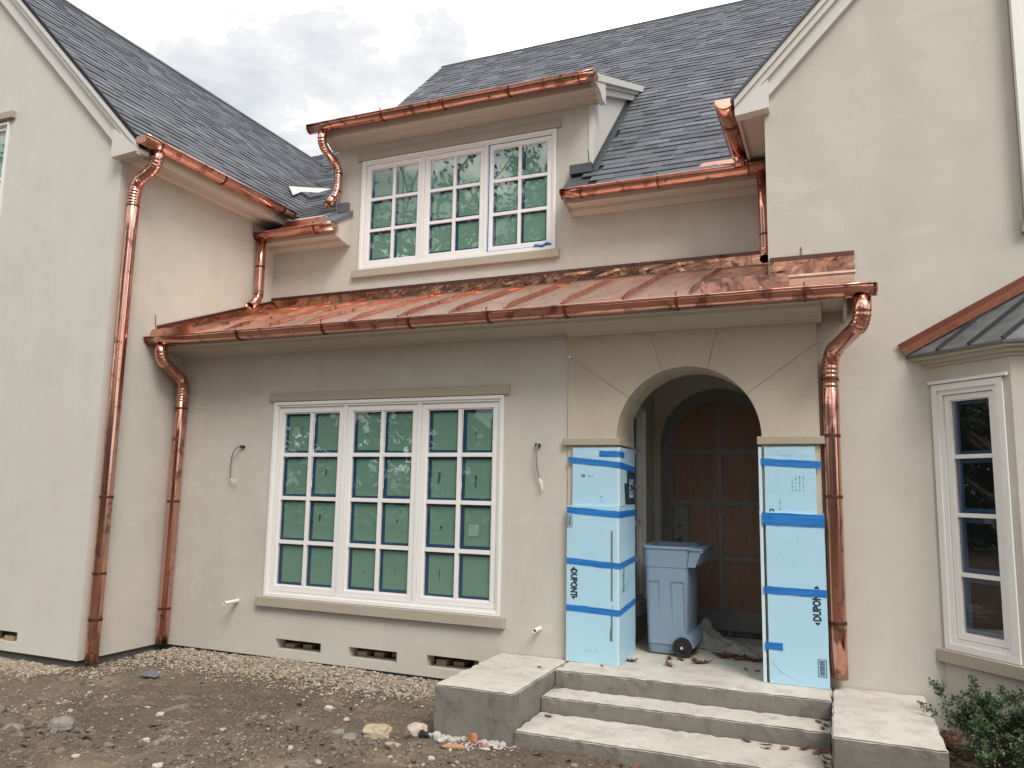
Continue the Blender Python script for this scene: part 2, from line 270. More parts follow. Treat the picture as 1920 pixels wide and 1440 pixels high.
# ------------------------------------------------------------------ mesh helpers
class MB:
    def __init__(s): s.v = []; s.f = []; s.m = []
    def add(s, vs, fs, m=0):
        o = len(s.v); s.v += [tuple(p) for p in vs]; s.f += [tuple(i + o for i in f) for f in fs]; s.m += [m] * len(fs); return s
    def box(s, x0, x1, y0, y1, z0, z1, m=0, T=None):
        p = [(x, y, z) for z in (z0, z1) for y in (y0, y1) for x in (x0, x1)]
        if T: p = [T(*q) for q in p]
        return s.add(p, [(0, 2, 3, 1), (4, 5, 7, 6), (0, 1, 5, 4), (2, 6, 7, 3), (0, 4, 6, 2), (1, 3, 7, 5)], m)
    def quad(s, *p, m=0): return s.add(p, [tuple(range(len(p)))], m)
    def prism(s, poly, fn, a, b, m=0):
        """poly of 2-D points swept from a to b; fn(u, v, w) -> xyz"""
        n = len(poly); vs = [fn(u, v, a) for u, v in poly] + [fn(u, v, b) for u, v in poly]
        return s.add(vs, [tuple(range(n))[::-1], tuple(range(n, 2 * n))] + [(i, (i + 1) % n, n + (i + 1) % n, n + i) for i in range(n)], m)
    def tube(s, pts, rad, n=14, cap=True, m=0):
        P = [Vector(p) for p in pts]; k = len(P); rr = rad if isinstance(rad, (list, tuple)) else [rad] * k
        d = (P[1] - P[0]).normalized(); u = d.orthogonal().normalized(); vs = []
        for i in range(k):
            dn = ((P[min(i + 1, k - 1)] - P[i]).normalized() + (P[i] - P[max(i - 1, 0)]).normalized())
            dn = dn.normalized() if dn.length > 1e-6 else d
            u = (u - dn * u.dot(dn)).normalized(); w = dn.cross(u); d = dn
            vs += [P[i] + (u * math.cos(2 * math.pi * j / n) + w * math.sin(2 * math.pi * j / n)) * rr[i] for j in range(n)]
        fs = [(i * n + j, i * n + (j + 1) % n, (i + 1) * n + (j + 1) % n, (i + 1) * n + j) for i in range(k - 1) for j in range(n)]
        if cap: fs += [tuple(range(n))[::-1], tuple(range((k - 1) * n, k * n))]
        return s.add(vs, fs, m)
WLOC = {}
def tag(o, label=None, cat=None, group=None, kind=None):
    for k, v in (('label', label), ('category', cat), ('group', group), ('kind', kind)):
        if v: o[k] = v
    return o
def thing(name, loc, label, cat, group=None):
    o = bpy.data.objects.new(name, None); COL.objects.link(o); o.location = loc; o.empty_display_size = 0.2
    WLOC[o] = Vector(loc); return tag(o, label, cat, group)
def build(name, mb, mats, parent=None, smooth=False, origin=None, bevel=0.0, label=None):
    """vertices in world coordinates -> one mesh object"""
    base = WLOC[parent] if parent else Vector(origin or (0, 0, 0))
    me = bpy.data.meshes.new(name); me.from_pydata([tuple(Vector(p) - base) for p in mb.v], [], mb.f)
    mats = mats if isinstance(mats, (list, tuple)) else [mats]
    for k in mats: me.materials.append(M[k])
    me.polygons.foreach_set('material_index', mb.m)
    bm = bmesh.new(); bm.from_mesh(me); bmesh.ops.recalc_face_normals(bm, faces=bm.faces)
    if bevel: bmesh.ops.bevel(bm, geom=list(bm.edges), offset=bevel, segments=1, affect='EDGES', clamp_overlap=True)
    bm.to_mesh(me); bm.free()
    if smooth:
        for p in me.polygons: p.use_smooth = True
        try: me.set_sharp_from_angle(angle=R(40))
        except Exception: pass
    o = bpy.data.objects.new(name, me); COL.objects.link(o)
    if parent: o.parent = parent; WLOC[o] = base
    else: o.location = base; WLOC[o] = base
    if label: o['label'] = label
    return o
def inst(name, me, parent, loc, rot=None, scale=None):
    o = bpy.data.objects.new(name, me); COL.objects.link(o)
    if parent: o.parent = parent; o.location = Vector(loc) - WLOC[parent]
    else: o.location = loc
    if rot is not None: o.rotation_euler = rot
    if scale is not None: o.scale = scale
    return o
def panel_holes(mb, u0, u1, v0, v1, holes, fn, depth=0.16, m=0, skip=()):
    """flat wall with rectangular openings; fn(u, v, d) -> xyz, d = depth behind the face"""
    us = sorted({u0, u1, *[h[0] for h in holes], *[h[1] for h in holes]}); vs = sorted({v0, v1, *[h[2] for h in holes], *[h[3] for h in holes]})
    for i in range(len(us) - 1):
        for j in range(len(vs) - 1):
            cu, cv = (us[i] + us[i + 1]) / 2, (vs[j] + vs[j + 1]) / 2
            if any(h[0] < cu < h[1] and h[2] < cv < h[3] for h in holes): continue
            mb.quad(fn(us[i], vs[j], 0), fn(us[i + 1], vs[j], 0), fn(us[i + 1], vs[j + 1], 0), fn(us[i], vs[j + 1], 0), m=m)
    for a, b, c, d in holes:
        for sd, (p, q) in enumerate((((a, c), (b, c)), ((b, c), (b, d)), ((b, d), (a, d)), ((a, d), (a, c)))):
            if sd in skip: continue
            mb.quad(fn(*p, 0), fn(*q, 0), fn(*q, depth), fn(*p, depth), m=m)

# ------------------------------------------------------------------ dimensions (metres; z = 0 is the porch slab)
XL, YL, YU, XR, YR = -1.392, -1.022, 1.459, 5.095, 0.078
ZB = -0.292
SX0, SX1, YS = 3.335, 5.458, -0.014
XA, XB, ZIM = 3.787, 5.011, 1.930
XDL, XDR = -0.42, 3.113
YD = 1.90

# ------------------------------------------------------------------ ground
def gh(x, y):
    d = max(0.0, min(1.0, -y / 1.1)); z = -0.322 - 0.062 * d
    if y < -1.0: z -= 0.012 * min(3, -1.0 - y)
    if x < -1.2: z = min(z, -0.372)
    if x > 5.9: k = min(1, (x - 5.9) / 0.35); z = z * (1 - k) + (-0.24 - 0.03 * max(0, min(2, -y))) * k
    if 2.6 < x < 6.0 and y < -1.2: z += 0.03 * math.exp(-((y + 1.35) / 0.25) ** 2)
    if -4 < x < 8 and -5 < y < 1:
        z += 0.028 * noise.noise((x * 0.9, y * 1.3, 3.1)) + 0.016 * noise.noise((x * 3.1, y * 3.7, 1.7)) * (0.4 + 0.6 * d)
        c = noise.noise((x * 8.0, y * 9.0, 5.2)); z += (0.014 * c + 0.009 * noise.noise((x * 19, y * 19, 8.8)) + 0.007 * noise.noise((x * 43, y * 43, 4.1))) * (0.25 + 0.75 * d)
        z += 0.030 * max(0, noise.noise((x * 2.1 + 9, y * 3.3, 0.4)) - 0.18) * (0.3 + d)
        z -= 0.022 * max(0, math.sin((y * 0.92 - x * 0.40) * 5.2 + 0.8 * noise.noise((x, y, 3)))) ** 3 * (1 if y < -1.15 else 0.2)
        # small heap of turned soil
        for hx, hy, s, a in ((1.72, -1.60, 0.30, 0.035), (2.45, -1.75, 0.42, 0.035), (0.05, -2.45, 0.42, 0.06), (0.95, -2.1, 0.35, 0.03)):
            z += a * math.exp(-(((x - hx) / s) ** 2 + ((y - hy) / (s * 0.5)) ** 2)) * (0.8 + 0.8 * noise.noise((x * 12, y * 12, 2)))
    return z
def axis(lo, hi, step, far):
    a = []; v = lo
    while v < hi: a.append(v); v += step
    a.append(hi); s = step
    left = []; v = lo
    while v > -far: s *= 1.5; v -= s; left.append(v)
    s = step; right = []; v = hi
    while v < far: s *= 1.5; v += s; right.append(v)
    return left[::-1] + a + right
gx = axis(-2.8, 7.2, 0.02, 400); gy = axis(-3.5, 0.1, 0.016, 400)
mb = MB(); mb.v = [(x, y, gh(x, y)) for y in gy for x in gx]; nx = len(gx)
mb.f = [(j * nx + i, j * nx + i + 1, (j + 1) * nx + i + 1, (j + 1) * nx + i) for j in range(len(gy) - 1) for i in range(nx - 1)]; mb.m = [0] * len(mb.f)
tag(build('ground', mb, 'soil', smooth=False), kind='structure')
for p in bpy.data.objects['ground'].data.polygons: p.use_smooth = True

# ------------------------------------------------------------------ house
H = thing('house', (2.0, 0.5, -0.34), 'stucco house under construction with grey shingle roofs and new copper gutters', 'house')
FY = lambda y: (lambda u, v, d: (u, y + d, v))           # wall facing -y
FXp = lambda x: (lambda u, v, d: (x - d, u, v))          # wall facing +x
VENTS = [(0.186, 0.745, -0.205, -0.103), (1.077, 1.625, -0.205, -0.103), (1.951, 2.490, -0.205, -0.096)]
# front ground-floor wall
mb = MB(); panel_holes(mb, XL, SX0, ZB, 2.98, [(0.0, 2.7, 0.312, 2.346)] + VENTS, FY(0.0)); build('wall', mb, 'stucco', H)
# upper wall with the dormer front
mb = MB(); panel_holes(mb, XL, XR, 3.6, 4.80, [(-0.022, 2.673, 4.211, 4.80)], FY(YU), skip=(2,))
panel_holes(mb, XDL, XDR, 4.80, 6.08, [(-0.022, 2.673, 4.80, 5.681)], FY(YU), skip=(0,)); build('wall', mb, 'stucco', H)
# left wing: side wall and gable front
mb = MB(); panel_holes(mb, YL, YU + 0.2, ZB, 5.0, [], FXp(XL)); build('wall', mb, 'stucco', H)
XC = -3.97; XLL = 2 * XC - XL
LWV = (-2.75, -2.288, -0.198, -0.095); LWW = (-4.5, -3.30, 4.30, 5.655)
mb = MB(); panel_holes(mb, XLL, XL, ZB, 2.0, [LWV], FY(YL)); panel_holes(mb, XLL, XL, 2.0, 5.39, [(LWW[0], LWW[1], 4.30, 5.39)], FY(YL), skip=(2,))
panel_holes(mb, XLL + 0.28, XL - 0.28, 5.39, 5.67, [(LWW[0], LWW[1], 5.39, 5.655)], FY(YL), skip=(0,))
mb.quad((XLL, YL, 5.39), (XLL + 0.28, YL, 5.39), (XLL + 0.28, YL, 5.67)); mb.quad((XL, YL, 5.39), (XL - 0.28, YL, 5.39), (XL - 0.28, YL, 5.67)); mb.quad((XLL + 0.28, YL, 5.67), (XL - 0.28, YL, 5.67), (XC, YL, 7.96))
mb.quad((XLL, YL, ZB), (XLL, 6, ZB), (XLL, 6, 5.39), (XLL, YL, 5.39))
build('wall', mb, 'stucco_front_lit', H)
# right wing: gable front and left flank
XRC = 7.35; XRR = 2 * XRC - XR
mb = MB(); mb.quad((XR, YR, ZB), (XRR, YR, ZB), (XRR, YR, 5.05), (XRC, YR, 7.3), (XR, YR, 5.05)); mb.quad((XR, YR, 3.2), (XR, YU + 0.3, 3.2), (XR, YU + 0.3, 5.1), (XR, YR, 5.1))
mb.quad((XRR, YR, ZB), (XRR, 6, ZB), (XRR, 6, 5.05), (XRR, YR, 5.05)); build('wall', mb, 'stucco', H)
# foundation strips
mb = MB(); mb.box(XL - 0.3, SX0, 0.03, 0.35, -0.9, ZB - 0.002); mb.box(XL - 0.35, XL - 0.03, YL + 0.03, 0.03, -0.9, ZB - 0.002); mb.box(XLL, XL - 0.35, YL + 0.03, YL + 0.3, -0.9, ZB - 0.002)
mb.box(SX1 + 0.2, XRR, YR + 0.03, YR + 0.3, -0.9, ZB - 0.002); build('foundation', mb, 'foundation', H)
# crawl-space vents: hollow boxes with timber blocks showing inside
for k, (a, b, c, d) in enumerate(VENTS):
    mb = MB(); y0, y1 = 0.16, 0.62
    mb.quad((a, y1, c), (b, y1, c), (b, y1, d), (a, y1, d)); mb.quad((a, y0, c), (b, y0, c), (b, y1, c), (a, y1, c)); mb.quad((a, y0, d), (b, y0, d), (b, y1, d), (a, y1, d))
    mb.quad((a, y0, c), (a, y1, c), (a, y1, d), (a, y0, d)); mb.quad((b, y0, c), (b, y1, c), (b, y1, d), (b, y0, d)); v = build('vent_opening', mb, 'dark_hole', H)
    for q in range(3):
        bx = a + 0.05 + q * 0.17 + random.uniform(-0.02, 0.02); m2 = MB(); zt = c + 0.003 + random.uniform(0.035, 0.055)
        m2.box(bx, bx + 0.11, 0.10 + 0.05 * q, 0.36, c + 0.003, zt); build('timber_block', m2, 'timber', v, bevel=0.003)
a, b, c, d = LWV
mb = MB(); mb.box(a, b, YL + 0.16, YL + 0.6, c, d); v = build('vent_opening', mb, 'dark_hole', H)
m2 = MB(); m2.box(b - 0.24, b - 0.1, YL + 0.03, YL + 0.15, c + 0.002, c + 0.05); build('timber_block', m2, 'timber', v, bevel=0.003)

# ------------------------------------------------------------------ windows
def frameT(org, U, N):
    org, U, N = Vector(org), Vector(U).normalized(), Vector(N).normalized(); V = Vector((0, 0, 1))
    return lambda u, d, v: tuple(org + U * u + N * d + V * v)      # note order u, d (outwards), v
def window(org, U, N, W, Hh, nsash, cols, rows, back, label=None, cas=0.05, stile=0.067, mul=0.036, tears=True, edge=0.029, bar=0.038, recess=0.0):
    T = frameT(org, U, N); e = 0.0
    mb = MB()
    def ring(u0, u1, v0, v1, w, d0, d1, m=0, mb=mb):
        mb.box(u0, u1, d0, d1, v0, v0 + w, m, T); mb.box(u0, u1, d0, d1, v1 - w, v1, m, T)
        mb.box(u0, u0 + w, d0, d1, v0 + w, v1 - w, m, T); mb.box(u1 - w, u1, d0, d1, v0 + w, v1 - w, m, T)
    ring(0.002, W - 0.002, 0.002, Hh - 0.002, cas * 0.62, -0.09, 0.022); ring(cas * 0.62, W - cas * 0.62, cas * 0.62, Hh - cas * 0.62, cas * 0.5, -0.09, 0.008)
    c0 = cas * 1.12; sw = (W - 2 * c0 - (nsash - 1) * mul) / nsash
    for i in range(1, nsash):
        uu = c0 + i * sw + (i - 1) * mul; mb.box(uu, uu + mul, -0.09, 0.004, c0, Hh - c0, 0, T)
    win = build('window', mb, 'white', H, label=label)
    for i in range(nsash):
        u0 = c0 + i * (sw + mul) + 0.004; u1 = u0 + sw - 0.008; v0, v1 = c0 + 0.004, Hh - c0 - 0.004
        m2 = MB(); ring(u0, u1, v0, v1, stile * 0.8, -0.06, -0.008, 0, m2); ring(u0 + stile * 0.8, u1 - stile * 0.8, v0 + stile * 0.8, v1 - stile * 0.8, stile * 0.2, -0.06, -0.018, 0, m2)
        build('sash', m2, 'white', win)
        a0, a1, b0, b1 = u0 + stile, u1 - stile, v0 + stile, v1 - stile
        cw = (a1 - a0 - (cols - 1) * bar) / cols; rh = (b1 - b0 - (rows - 1) * bar) / rows
        for q in range(1, cols):
            m2 = MB(); uu = a0 + q * cw + (q - 1) * bar; m2.box(uu, uu + bar, -0.045, -0.016, b0, b1, 0, T); build('muntin', m2, 'white', win)
        for q in range(1, rows):
            m2 = MB(); vv = b0 + q * rh + (q - 1) * bar
            for z in range(cols):
                m2.box(a0 + z * (cw + bar), a0 + z * (cw + bar) + cw, -0.044, -0.017, vv, vv + bar, 0, T)
            build('muntin', m2, 'white', win)
        for z in range(cols):
            for q in range(rows):
                p0 = a0 + z * (cw + bar); p1 = p0 + cw; q0 = b0 + q * (rh + bar); q1 = q0 + rh
                m2 = MB(); m2.quad(T(p0, -0.030, q0), T(p1, -0.030, q0), T(p1, -0.030, q1), T(p0, -0.030, q1)); build('pane', m2, 'glass', win)
                m2 = MB(); m2.quad(T(p0, -0.052, q0), T(p1, -0.052, q0), T(p1, -0.052, q1), T(p0, -0.052, q1), m=0)
                k = edge
                for x in ((p0, p1, q0, q0 + k * random.uniform(0.7, 1.1)), (p0, p1, q1 - k * random.uniform(0.7, 1.1), q1)):
                    m2.quad(T(x[0], -0.049, x[2]), T(x[1], -0.049, x[2]), T(x[1], -0.049, x[3]), T(x[0], -0.049, x[3]), m=1)
                for x in ((p0, p0 + k * random.uniform(1.1, 1.5)), (p1 - k * random.uniform(0.4, 0.8), p1)):
                    m2.quad(T(x[0], -0.0485, q0), T(x[1], -0.0485, q0), T(x[1], -0.0485, q1), T(x[0], -0.0485, q1), m=1)
                if tears and random.random() < 0.72:
                    cu = p0 + cw * random.uniform(0.35, 0.7); cv = q0 + rh * random.uniform(0.38, 0.68); w = random.uniform(0.004, 0.024); h = random.uniform(0.012, 0.075)
                    m2.quad(T(cu - w * 0.3, -0.0475, cv - h), T(cu + w * 0.4, -0.0475, cv - h * 0.8), T(cu + w, -0.0475, cv + h * 0.5), T(cu - w * 0.4, -0.0475, cv + h * 0.8), m=2)
                if tears and (i, z, rows - 1 - q) in ((0, 0, 0), (1, 0, 0), (2, 1, 2)):
                    s = 0.075 if i < 2 else 0.11; cu = p0 + cw * 0.42; cv = q0 + rh * (0.55 if i < 2 else 0.4)
                    m2.quad(T(cu - s * 0.5, -0.047, cv - s * 0.4), T(cu + s * 0.5, -0.047, cv - s * 0.4), T(cu + s * 0.5, -0.047, cv + s * 0.6), T(cu - s * 0.5, -0.047, cv + s * 0.6), m=3)
                build('window_film', m2, [back, 'navy_tape', 'grey_tear', 'green_print'], win)
    return win, T
W1, T1 = window((0, 0, 0.312), (1, 0, 0), (0, -1, 0), 2.7, 2.034, 3, 2, 4, 'green', 'three-casement window filmed green on the ground floor')
W2, T2 = window((-0.022, YU, 4.211), (1, 0, 0), (0, -1, 0), 2.695, 1.47, 3, 2, 3, 'green', 'three-casement window under the dormer eave', tears=False)
mb = MB()
u0 = 1.815
for x in ((u0, u0 + 0.82, 0.052, 0.066), (u0, u0 + 0.82, 1.405, 1.417), (u0, u0 + 0.014, 0.066, 1.405)): mb.box(x[0], x[1], -0.008, -0.0055, x[2], x[3], 0, T2)
build('masking_tape', mb, 'tape', W2)
mb = MB(); pts = []
for i in range(9):
    pts.append(T2(2.42 + i * 0.028, 0.012 + 0.006 * math.sin(i * 2.1), 0.06 + 0.012 * math.sin(i * 1.3) + i * 0.002))
mb.tube(pts, [0.006, 0.012, 0.015, 0.012, 0.017, 0.013, 0.016, 0.012, 0.005], 7); build('masking_tape', mb, 'tape', W2)
# white film creases behind the lower panes
# sills and lintels
for (x0, x1, y, z0, z1, pr) in ((-0.075, 2.752, 0.0, 0.214, 0.310, 0.055), (-0.062, 2.752, 0.0, 2.350, 2.444, 0.028), (-0.098, 2.722, YU, 4.11, 4.208, 0.055), (-0.098, 2.725, YU, 5.688, 5.795, 0.028)):
    mb = MB(); mb.box(x0, x1, y - pr, y + 0.10, z0, z1); build('sill' if pr > 0.05 else 'lintel', mb, 'stone_trim', H, bevel=0.004)
# left wing window, only its edge inside the picture
W3, T3 = window((-4.5, YL, 4.30), (1, 0, 0), (0, -1, 0), 1.20, 1.355, 2, 1, 2, 'green', 'casement window on the left wing gable', cas=0.032, stile=0.045, tears=False)
mb = MB(); mb.box(-4.58, -3.215, YL - 0.05, YL + 0.05, 5.69, 5.775); build('lintel', mb, 'stone_trim', H, bevel=0.004)
# right wing upper window, edge only
W4, T4 = window((6.955, YR - 0.078, 3.56), (1, 0, 0), (0, -1, 0), 1.3, 2.6, 2, 2, 4, 'green', 'tall white window on the right wing gable', cas=0.09, tears=False)
mb = MB(); mb.box(6.957, 8.25, YR - 0.018, YR - 0.001, 3.57, 6.15); build('window_backing', mb, 'white', H)
mb = MB(); mb.box(6.93, 8.33, YR - 0.06, YR + 0.05, 3.465, 3.555); build('sill', mb, 'stone_trim', H, bevel=0.004)

# ------------------------------------------------------------------ arch surround of cast stone
cxA, rA = (XA + XB) / 2, (XB - XA) / 2; ZT = 2.875; DEP = 0.50
OUT = [(SX0, 2.684), (4.078, ZT), (4.673, ZT), (SX1, 2.690)]
ANG = [math.atan2(2.297 - ZIM, 3.88 - cxA), math.atan2(2.522 - ZIM, 4.194 - cxA), math.atan2(2.519 - ZIM, 4.586 - cxA), math.atan2(2.293 - ZIM, 4.91 - cxA)]
mb = MB()
arc = lambda a, r=rA: (cxA + r * math.cos(a), ZIM + r * math.sin(a))
bk = [(SX0 + 0.01, ZIM), (SX0 + 0.01, ZT), (SX1 - 0.01, ZT), (SX1 - 0.01, ZIM)] + [arc(i * math.pi / 30, rA + 0.008) for i in range(31)]
for y in (YS + 0.008, YS + DEP - 0.006):
    for i in range(30):
        a0, a1 = i * math.pi / 30, (i + 1) * math.pi / 30
        def outp(a):
            c, s = math.cos(a), math.sin(a); kx = (SX1 - 0.01 - cxA) / abs(c) if abs(c) > 1e-6 else 9; kz = (ZT - ZIM) / s if s > 1e-6 else 9; k = min(kx, kz); return (cxA + c * k, ZIM + s * k)
        p, q, r_, s_ = arc(a0, rA + 0.006), arc(a1, rA + 0.006), outp(a1), outp(a0)
        mb.quad((p[0], y, p[1]), (q[0], y, q[1]), (r_[0], y, r_[1]), (s_[0], y, s_[1]))
for i in range(30):
    p, q = arc(i * math.pi / 30, rA + 0.006), arc((i + 1) * math.pi / 30, rA + 0.006); mb.quad((p[0], YS + 0.008, p[1]), (q[0], YS + 0.008, q[1]), (q[0], YS + DEP - .006, q[1]), (p[0], YS + DEP - .006, p[1]))
SUR = build('arch_surround', mb, 'stone', H, label='cast stone arch surround cut into five blocks')
jg = 0.0024
bounds = [math.pi] + ANG + [0.0]; outs = [(SX0, ZIM)] + OUT + [(SX1, ZIM)]
corners = {0: [], 1: [(SX0, ZT)], 2: [], 3: [(SX1, ZT)], 4: []}
for k in range(5):
    a0, a1 = bounds[k] - (jg / rA if k else 0), bounds[k + 1] + (jg / rA if k < 4 else 0)
    n = 12; poly = [arc(a0 + (a1 - a0) * i / n) for i in range(n + 1)]
    def sh(o, sgn, kk):          # shift outer joint ends apart by the joint gap
        if o[1] > ZT - 0.001: return (o[0] + sgn * jg, o[1])
        return (o[0], o[1] + (jg if (o[0] < cxA) == (sgn > 0) else -jg)) if abs(o[1] - ZIM) > 0.01 else o
    o1 = sh(outs[k + 1], -1, k); o0 = sh(outs[k], 1, k)
    poly = poly + [o1] + corners[k][::-1] + [o0]
    m2 = MB(); m2.prism(poly, lambda u, v, w: (u, w, v), YS, YS + DEP); build('stone_block', m2, 'stone', SUR, label=None)
for x0, x1 in ((SX0, XA), (XB, SX1)):
    m2 = MB(); m2.box(x0, x1, YS, YS + DEP, 0.0, ZIM - 0.068); build('pier', m2, 'stone', SUR, bevel=0.004)
    m2 = MB(); m2.box(x0 - 0.035, x1 + 0.035, YS - 0.035, YS + DEP + 0.02, ZIM - 0.066, ZIM - 0.002); build('impost', m2, 'stone_trim', SUR, bevel=0.004)
# porch interior
mb = MB(); XW = 3.70
panel_holes(mb, YS + DEP - 0.02, YD, -0.02, 2.85, [(0.62, 1.43, 0.33, 2.33)], lambda u, v, d: (XW - d, u, v))
mb.quad((XA, YS + DEP, 0), (XW, YS + DEP, 0), (XW, YS + DEP, 2.85), (XA, YS + DEP, 2.85)); mb.quad((XB, YS + DEP, 0), (5.40, YS + DEP, 0), (5.40, YS + DEP, 2.85), (XB, YS + DEP, 2.85))
mb.quad((5.40, YS + DEP, 0), (5.40, YD, 0), (5.40, YD, 2.85), (5.40, YS + DEP, 2.85)); mb.quad((XW, 0.3, 2.84), (5.40, 0.3, 2.84), (5.40, YD, 2.84), (XW, YD, 2.84))
build('porch_wall', mb, 'stucco', H)
cD, rD, zD = 4.40, 0.622, 1.965
mb = MB(); n = 24; pr = [(cD - rD, 0.0)] + [(cD + rD * math.cos(math.pi - i * math.pi / n), zD + rD * math.sin(math.pi - i * math.pi / n)) for i in range(n + 1)] + [(cD + rD, 0.0)]
def outd(p):
    if p[1] <= zD + 1e-6: return (XW if p[0] < cD else 5.40, p[1])
    c, s = p[0] - cD, p[1] - zD; k = min((0.7 if c < 0 else 1.0) / abs(c) if abs(c) > 1e-6 else 99, (2.85 - zD) / s); return (cD + c * k, zD + s * k)
for p, q in zip(pr, pr[1:]):
    a, b = outd(p), outd(q); mb.quad((p[0], YD, p[1]), (q[0], YD, q[1]), (b[0], YD, b[1]), (a[0], YD, a[1]))
    mb.quad((p[0], YD, p[1]), (q[0], YD, q[1]), (q[0], YD + 0.14, q[1]), (p[0], YD + 0.14, p[1]))
mb.quad((XW, YD, zD), (XW, YD, 2.85), outd(pr[1])[:1] + (YD,) + (2.85,), (XW, YD, 2.85)) if False else None
mb.quad((XW, YD + 0.001, 2.2), (5.40, YD + 0.001, 2.2), (5.40, YD + 0.001, 2.85), (XW, YD + 0.001, 2.85)) if False else None
build('porch_wall', mb, 'stucco', H)
W5, T5 = window((XW, 0.62, 0.33), (0, 1, 0), (1, 0, 0), 0.81, 2.0, 1, 2, 5, 'dark_glass_back', 'narrow many-paned window on the porch side wall', cas=0.05, stile=0.05, tears=False, edge=0.012)
mb = MB(); mb.box(XW - 0.02, XW + 0.03, 0.58, 1.47, 0.25, 0.328); build('sill', mb, 'white', H, bevel=0.003)
# arched glazed door backed with plywood
mb = MB(); n = 24
def arched(r, z0, zc, m): return [(cD - r, z0)] + [(cD + r * math.cos(math.pi - i * math.pi / m), zc + r * math.sin(math.pi - i * math.pi / m)) for i in range(m + 1)] + [(cD + r, z0)]
o_, i_ = arched(rD - 0.004, 0.0, zD, n), arched(rD - 0.115, 0.0, zD - 0.01, n)
for k in range(len(o_) - 1):
    for y0, y1 in ((YD + 0.06, YD + 0.06),):
        mb.quad((o_[k][0], y0, o_[k][1]), (o_[k + 1][0], y0, o_[k + 1][1]), (i_[k + 1][0], y0, i_[k + 1][1]), (i_[k][0], y0, i_[k][1]))
    mb.quad((i_[k][0], YD + 0.06, i_[k][1]), (i_[k + 1][0], YD + 0.06, i_[k + 1][1]), (i_[k + 1][0], YD + 0.11, i_[k + 1][1]), (i_[k][0], YD + 0.11, i_[k][1]))
mb.box(cD - rD + 0.11, cD + rD - 0.11, YD + 0.061, YD + 0.11, 0.02, 0.24); mb.box(cD - rD - 0.2, cD + rD + 0.2, YD + 0.13, YD + 0.16, -0.05, 2.75)  # rear sheet added to stop light leaking through the door gaps
DOOR = build('door', mb, 'door_grey', H, label='arched multi-pane door with brown boarded panes')
LV = [0.24, 0.769, 1.351, 1.905]; x0d, x1d = cD - rD + 0.115, cD + rD - 0.115
m2 = MB(); m2.box(cD - 0.022, cD + 0.022, YD + 0.066, YD + 0.10, 0.24, zD + rD - 0.17); build('muntin', m2, 'door_grey', DOOR)
for z in LV[1:]:
    for xa_, xb_ in ((x0d, cD - 0.022), (cD + 0.022, x1d)):
        m2 = MB(); m2.box(xa_, xb_, YD + 0.067, YD + 0.10, z - 0.024, z + 0.024); build('muntin', m2, 'door_grey', DOOR)
for k in range(4):
    za = LV[k] + (0.024 if k else 0.0); zb = LV[k + 1] - 0.024 if k < 3 else None
    for sx in (-1, 1):
        if zb: poly = [(0.0, za - 0.02), (x1d - cD + 0.03, za - 0.02), (x1d - cD + 0.03, zb + 0.02), (0.0, zb + 0.02)]
        else:
            rr = rD - 0.10; zc = zD - 0.01
            poly = [(0.0, za - 0.02), (x1d - cD + 0.015, za - 0.02)] + [(rr * math.cos(a), zc + rr * math.sin(a)) for a in [i * math.pi / 20 for i in range(0, 10)]] + [(0.0, zc + rr)]
        m2 = MB(); m2.prism([(cD + sx * u, v) for u, v in poly], lambda u, v, w: (u, w, v), YD + 0.105, YD + 0.117); build('panel', m2, 'ply', DOOR)
m2 = MB(); m2.box(3.905, 4.06, YD + 0.045, YD + 0.103, 0.795, 1.32); LKP = build('lock_stile', m2, 'door_grey', DOOR, bevel=0.004)
for z, r in ((1.10, 0.022), (0.95, 0.032)):
    m2 = MB(); m2.tube([(3.965, YD + 0.042, z), (3.965, YD + 0.044, z)], r, 16); build('lock_hole', m2, 'dark_hole', DOOR)
m2 = MB(); m2.box(cD - rD + 0.01, cD + rD - 0.01, YD - 0.10, YD + 0.14, 0.0, 0.035); build('threshold', m2, 'black', DOOR, bevel=0.004)

